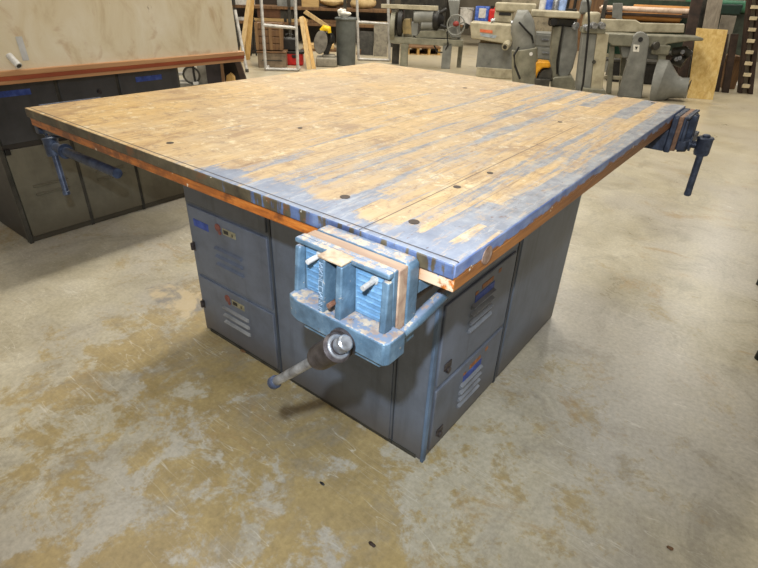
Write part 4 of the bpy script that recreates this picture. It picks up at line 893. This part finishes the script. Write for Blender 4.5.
m = MB(); k.box(m, 198, 64, 209.5, 88, .08, .03, True); k.box(m, 170, 84, 209, 90, .04, .3, True); k.mk('deck', m, worn('dolly_grey', (150, 146, 136), (112, 108, 100)), .004)
k = Fr('wooden_stand', 'dark open wooden stand with brown uprights under the end of the plywood', 'stand', on_ray(226, 84, 3.1), .75)
m = MB(); k.box(m, 206, 58, 222, 84, .03, .03, True); k.mk('side_panel', m, worn('near_black_panel', (46, 40, 42), (30, 26, 28)), .004)
m = MB(); k.poly(m, [(220, 63), (222.5, 63), (225, 84), (222, 84)], -.01, .04); k.mk('upright', m, MBROWN, .003)
m = MB(); k.poly(m, [(234, 60), (239, 59), (246.5, 81), (241, 81.5)], -.02, .06); k.mk('leg', m, DBROWN, .004)
m = MB(); k.box(m, 224, 58, 240, 84, .25, .03, True); k.mk('back_panel', m, worn('near_black_panel2', (40, 34, 30), (26, 22, 20)), 0)
m = MB(); k.box(m, 206, 55.5, 241, 58.5, -.03, .3); k.mk('top_board', m, DBROWN, .004)
t = Fr('tan_offcut', 'small tan wood offcut inside the dark wooden stand', 'wood offcut', on_ray(230, 82, 3.2), .75)
m = MB(); t.poly(m, [(226, 83), (226, 76), (230, 73), (234, 77), (235, 83)], 0, .08); t.mk('block', m, TAN2, .006)

# ---- dark stuff filling the row behind the machines
k = Fr('steel_cabinet', 'low slate steel cabinet seen between dust pipe and pedestal machine', 'cabinet', on_ray(545, 70, 8.1), .42)
m = MB(); k.box(m, 533, 33, 558, 72, 0, .4, True); k.mk('body', m, MACHB, .01)
for z in (45, 58): m = MB(); k.box(m, 535, z - 10, 556, z + 1, -.015, .02); d = k.mk('drawer', m, MACHB, .006); m = MB(); k.box(m, 542, z - 6, 549, z - 4.5, -.04, .03); k.mk('handle', m, STEEL, 0, d)
k = Fr('parts_bin', 'black open bin on the floor behind the jointer legs', 'bin', on_ray(632, 80, 8.4), .36)
m = MB(); k.box(m, 607, 62, 664, 95, 0, .4, True); k.mk('body', m, BLACK, .01); m = MB(); k.box(m, 606, 60.5, 665, 63, -.02, .44); k.mk('rim', m, MACHD, .006)
k = Fr('parts_bin', 'brown open bin on the floor behind the funnel dust chute', 'bin', on_ray(680, 80, 9.0), .36)
m = MB(); k.box(m, 666, 55, 690, 92, 0, .4, True); k.mk('body', m, DBROWN, .01); m = MB(); k.box(m, 665, 53.5, 691, 56, -.02, .44); k.mk('rim', m, MACHD, .006)
k = Fr('tool_chest', 'dark tool chest on the floor behind grey pole and black stand at left', 'chest', on_ray(250, 60, 6.1), .75)
m = MB(); k.box(m, 238, 33, 258, 66, 0, .4, True); k.mk('body', m, MACHD, .01); m = MB(); k.box(m, 240, 44, 256, 52, -.02, .03); k.mk('drawer', m, DBROWN, .006)
k = Fr('board_pile', 'low stack of dark boards lying behind the leaning yellow boards', 'boards', on_ray(318, 60, 7.4), .72)
for i in range(4): m = MB(); k.box(m, 300 + i, 57.5 - i * 4.2, 340 - i * 2, 61.5 - i * 4.2, 0, .4, i == 0); k.mk('board', m, (MBROWN, DBROWN, MBROWN, TANX)[i], .004)

# ---- hanging cord in front of the machine cabinet
k = Fr('hanging_cord', 'black power cord hanging down in front of the tall machine cabinet', 'cord', on_ray(584, 97, 5.7), .42)
m = MB(); pts = [(584, -40), (586, -10), (588.5, 6), (589, 22), (587, 45), (584.5, 70), (583, 84)]
l = [k.p3(x, y) for x, y in pts]; l.insert(0, Vector((l[0].x - .02, 0, 4.4))); l.append(Vector((l[-1].x - .01, 0, .02))); l.append(Vector((l[-1].x + .12, -.03, .012)))
m.tube(l, .012, 8); k.mk('cord', m, CORDM, 0, smooth=True); m = MB().box(l[-1].x - .01, l[-1].x + .06, -.05, -.01, 0, .03); k.mk('plug', m, BLACK, .006)

# ---- black stool at the right edge of view: only its feet reach into view
fa = ground(760.0, 285); fb = ground(759.5, 359); ctr = Vector(((fa.x + fb.x) / 2, (fa.y + fb.y) / 2, 0)); dv = fb - fa; L = dv.length
nv = Vector((-dv.y, dv.x, 0)).normalized(); nv = nv if nv.x > 0 else -nv
cc = ctr + nv * (L * .5)
st = thing('black_stool', 'black stool mostly out of view at the right edge, one foot showing', 'stool', cc, math.atan2(dv.y, dv.x)); SI = inv(st)
hl = L / 2
for sx in (-1, 1):
    for sy in (-1, 1):
        lg = MB().tube([(sx * hl, sy * hl, .0), (sx * hl, sy * hl, .02), (sx * hl * .62, sy * hl * .62, .60)], .014, 12).build('leg', BLACK, st, smooth=True)
        MB().tube([(sx * hl, sy * hl, 0), (sx * hl, sy * hl, .03)], .018, 12).build('rubber_foot', CORDM, lg, smooth=True)
MB().ring((0, 0, .25), (0, 0, 1), hl * 1.18, .010).build('foot_ring', BLACK, st, smooth=True)
MB().tube([(0, 0, .60), (0, 0, .61), (0, 0, .645), (0, 0, .655)], [.185, .2, .2, .18], 32).build('seat', BLACK, st, smooth=True)

# small debris on the floor
for i, (px, py, s_, mt, l) in enumerate(((372, 545, .007, DBROWN, 'tiny dark crumb near the bottom edge of the floor'), (322, 484, .006, BLACK, 'tiny black crumb on the floor before the locker corner'), (670, 549, .006, MBROWN, 'tiny brown crumb on the floor at bottom right'), (244, 352, .010, MBROWN, 'small wood crumb against the front of the locker base'))):
    p = ground(px, py); t = tag(MB().blob((0, 0, s_ * .5), (s_ * 1.2, s_ * .8, s_ * .5), i, .3, 2).build('crumb', mt), l, 'crumb', None); t.location = p

# ------------------------------------------------------------------ light
wd = bpy.data.worlds.new('world'); scn.world = wd; wd.use_nodes = True
bg = wd.node_tree.nodes['Background']; bg.inputs[0].default_value = (1.0, .92, .80, 1); bg.inputs[1].default_value = .36
def area(name, loc, sx, sy, power, col=(1, .93, .80), rot=(0, 0, 0)):
    l = bpy.data.lights.new(name, 'AREA'); l.shape = 'RECTANGLE'; l.size = sx; l.size_y = sy; l.energy = power; l.color = col
    o = bpy.data.objects.new(name, l); COL.objects.link(o); o.location = loc; o.rotation_euler = rot; return o
for i, (x, y, p) in enumerate(((1.7, -1.8, 52), (-2.4, .6, 92), (-2.4, 4.2, 140), (.1, 5.4, 16), (.1, 8.6, 26), (-5.4, 5.0, 120), (-5.4, 9.0, 100), (-2.6, 8.8, 90), (-9, 8, 110), (3, 8, 16))):
    area('ceiling_lamp', (x, y, 4.2), .3, 2.4, p)
for px, py, p_ in ((712, 246, 50), (688, 312, 24)):       # tubes whose glare the polished floor carries
    P = atz(px, py, 0); d = P - Vector(C); d.z = -d.z; q = P + d * (4.2 / d.z)
    area('ceiling_lamp', tuple(q), .35, 1.6, p_, (1, .97, .9))
# camera flash, just above the lens
fp = Vector(C) + Vector(U) * .115 + Vector(R) * -.045
ls = bpy.data.lights.new('flash', 'SPOT'); ls.energy = 70; ls.color = (.80, .89, 1.0); ls.shadow_soft_size = .012; ls.spot_size = 1.7; ls.spot_blend = .8
lo_ = bpy.data.objects.new('flash', ls); COL.objects.link(lo_); lo_.location = fp
lo_.rotation_euler = Vector(W).to_track_quat('-Z', 'Y').to_euler()

scn.view_settings.view_transform = 'Standard'
scn.view_settings.look = 'None'
scn.view_settings.exposure = 0
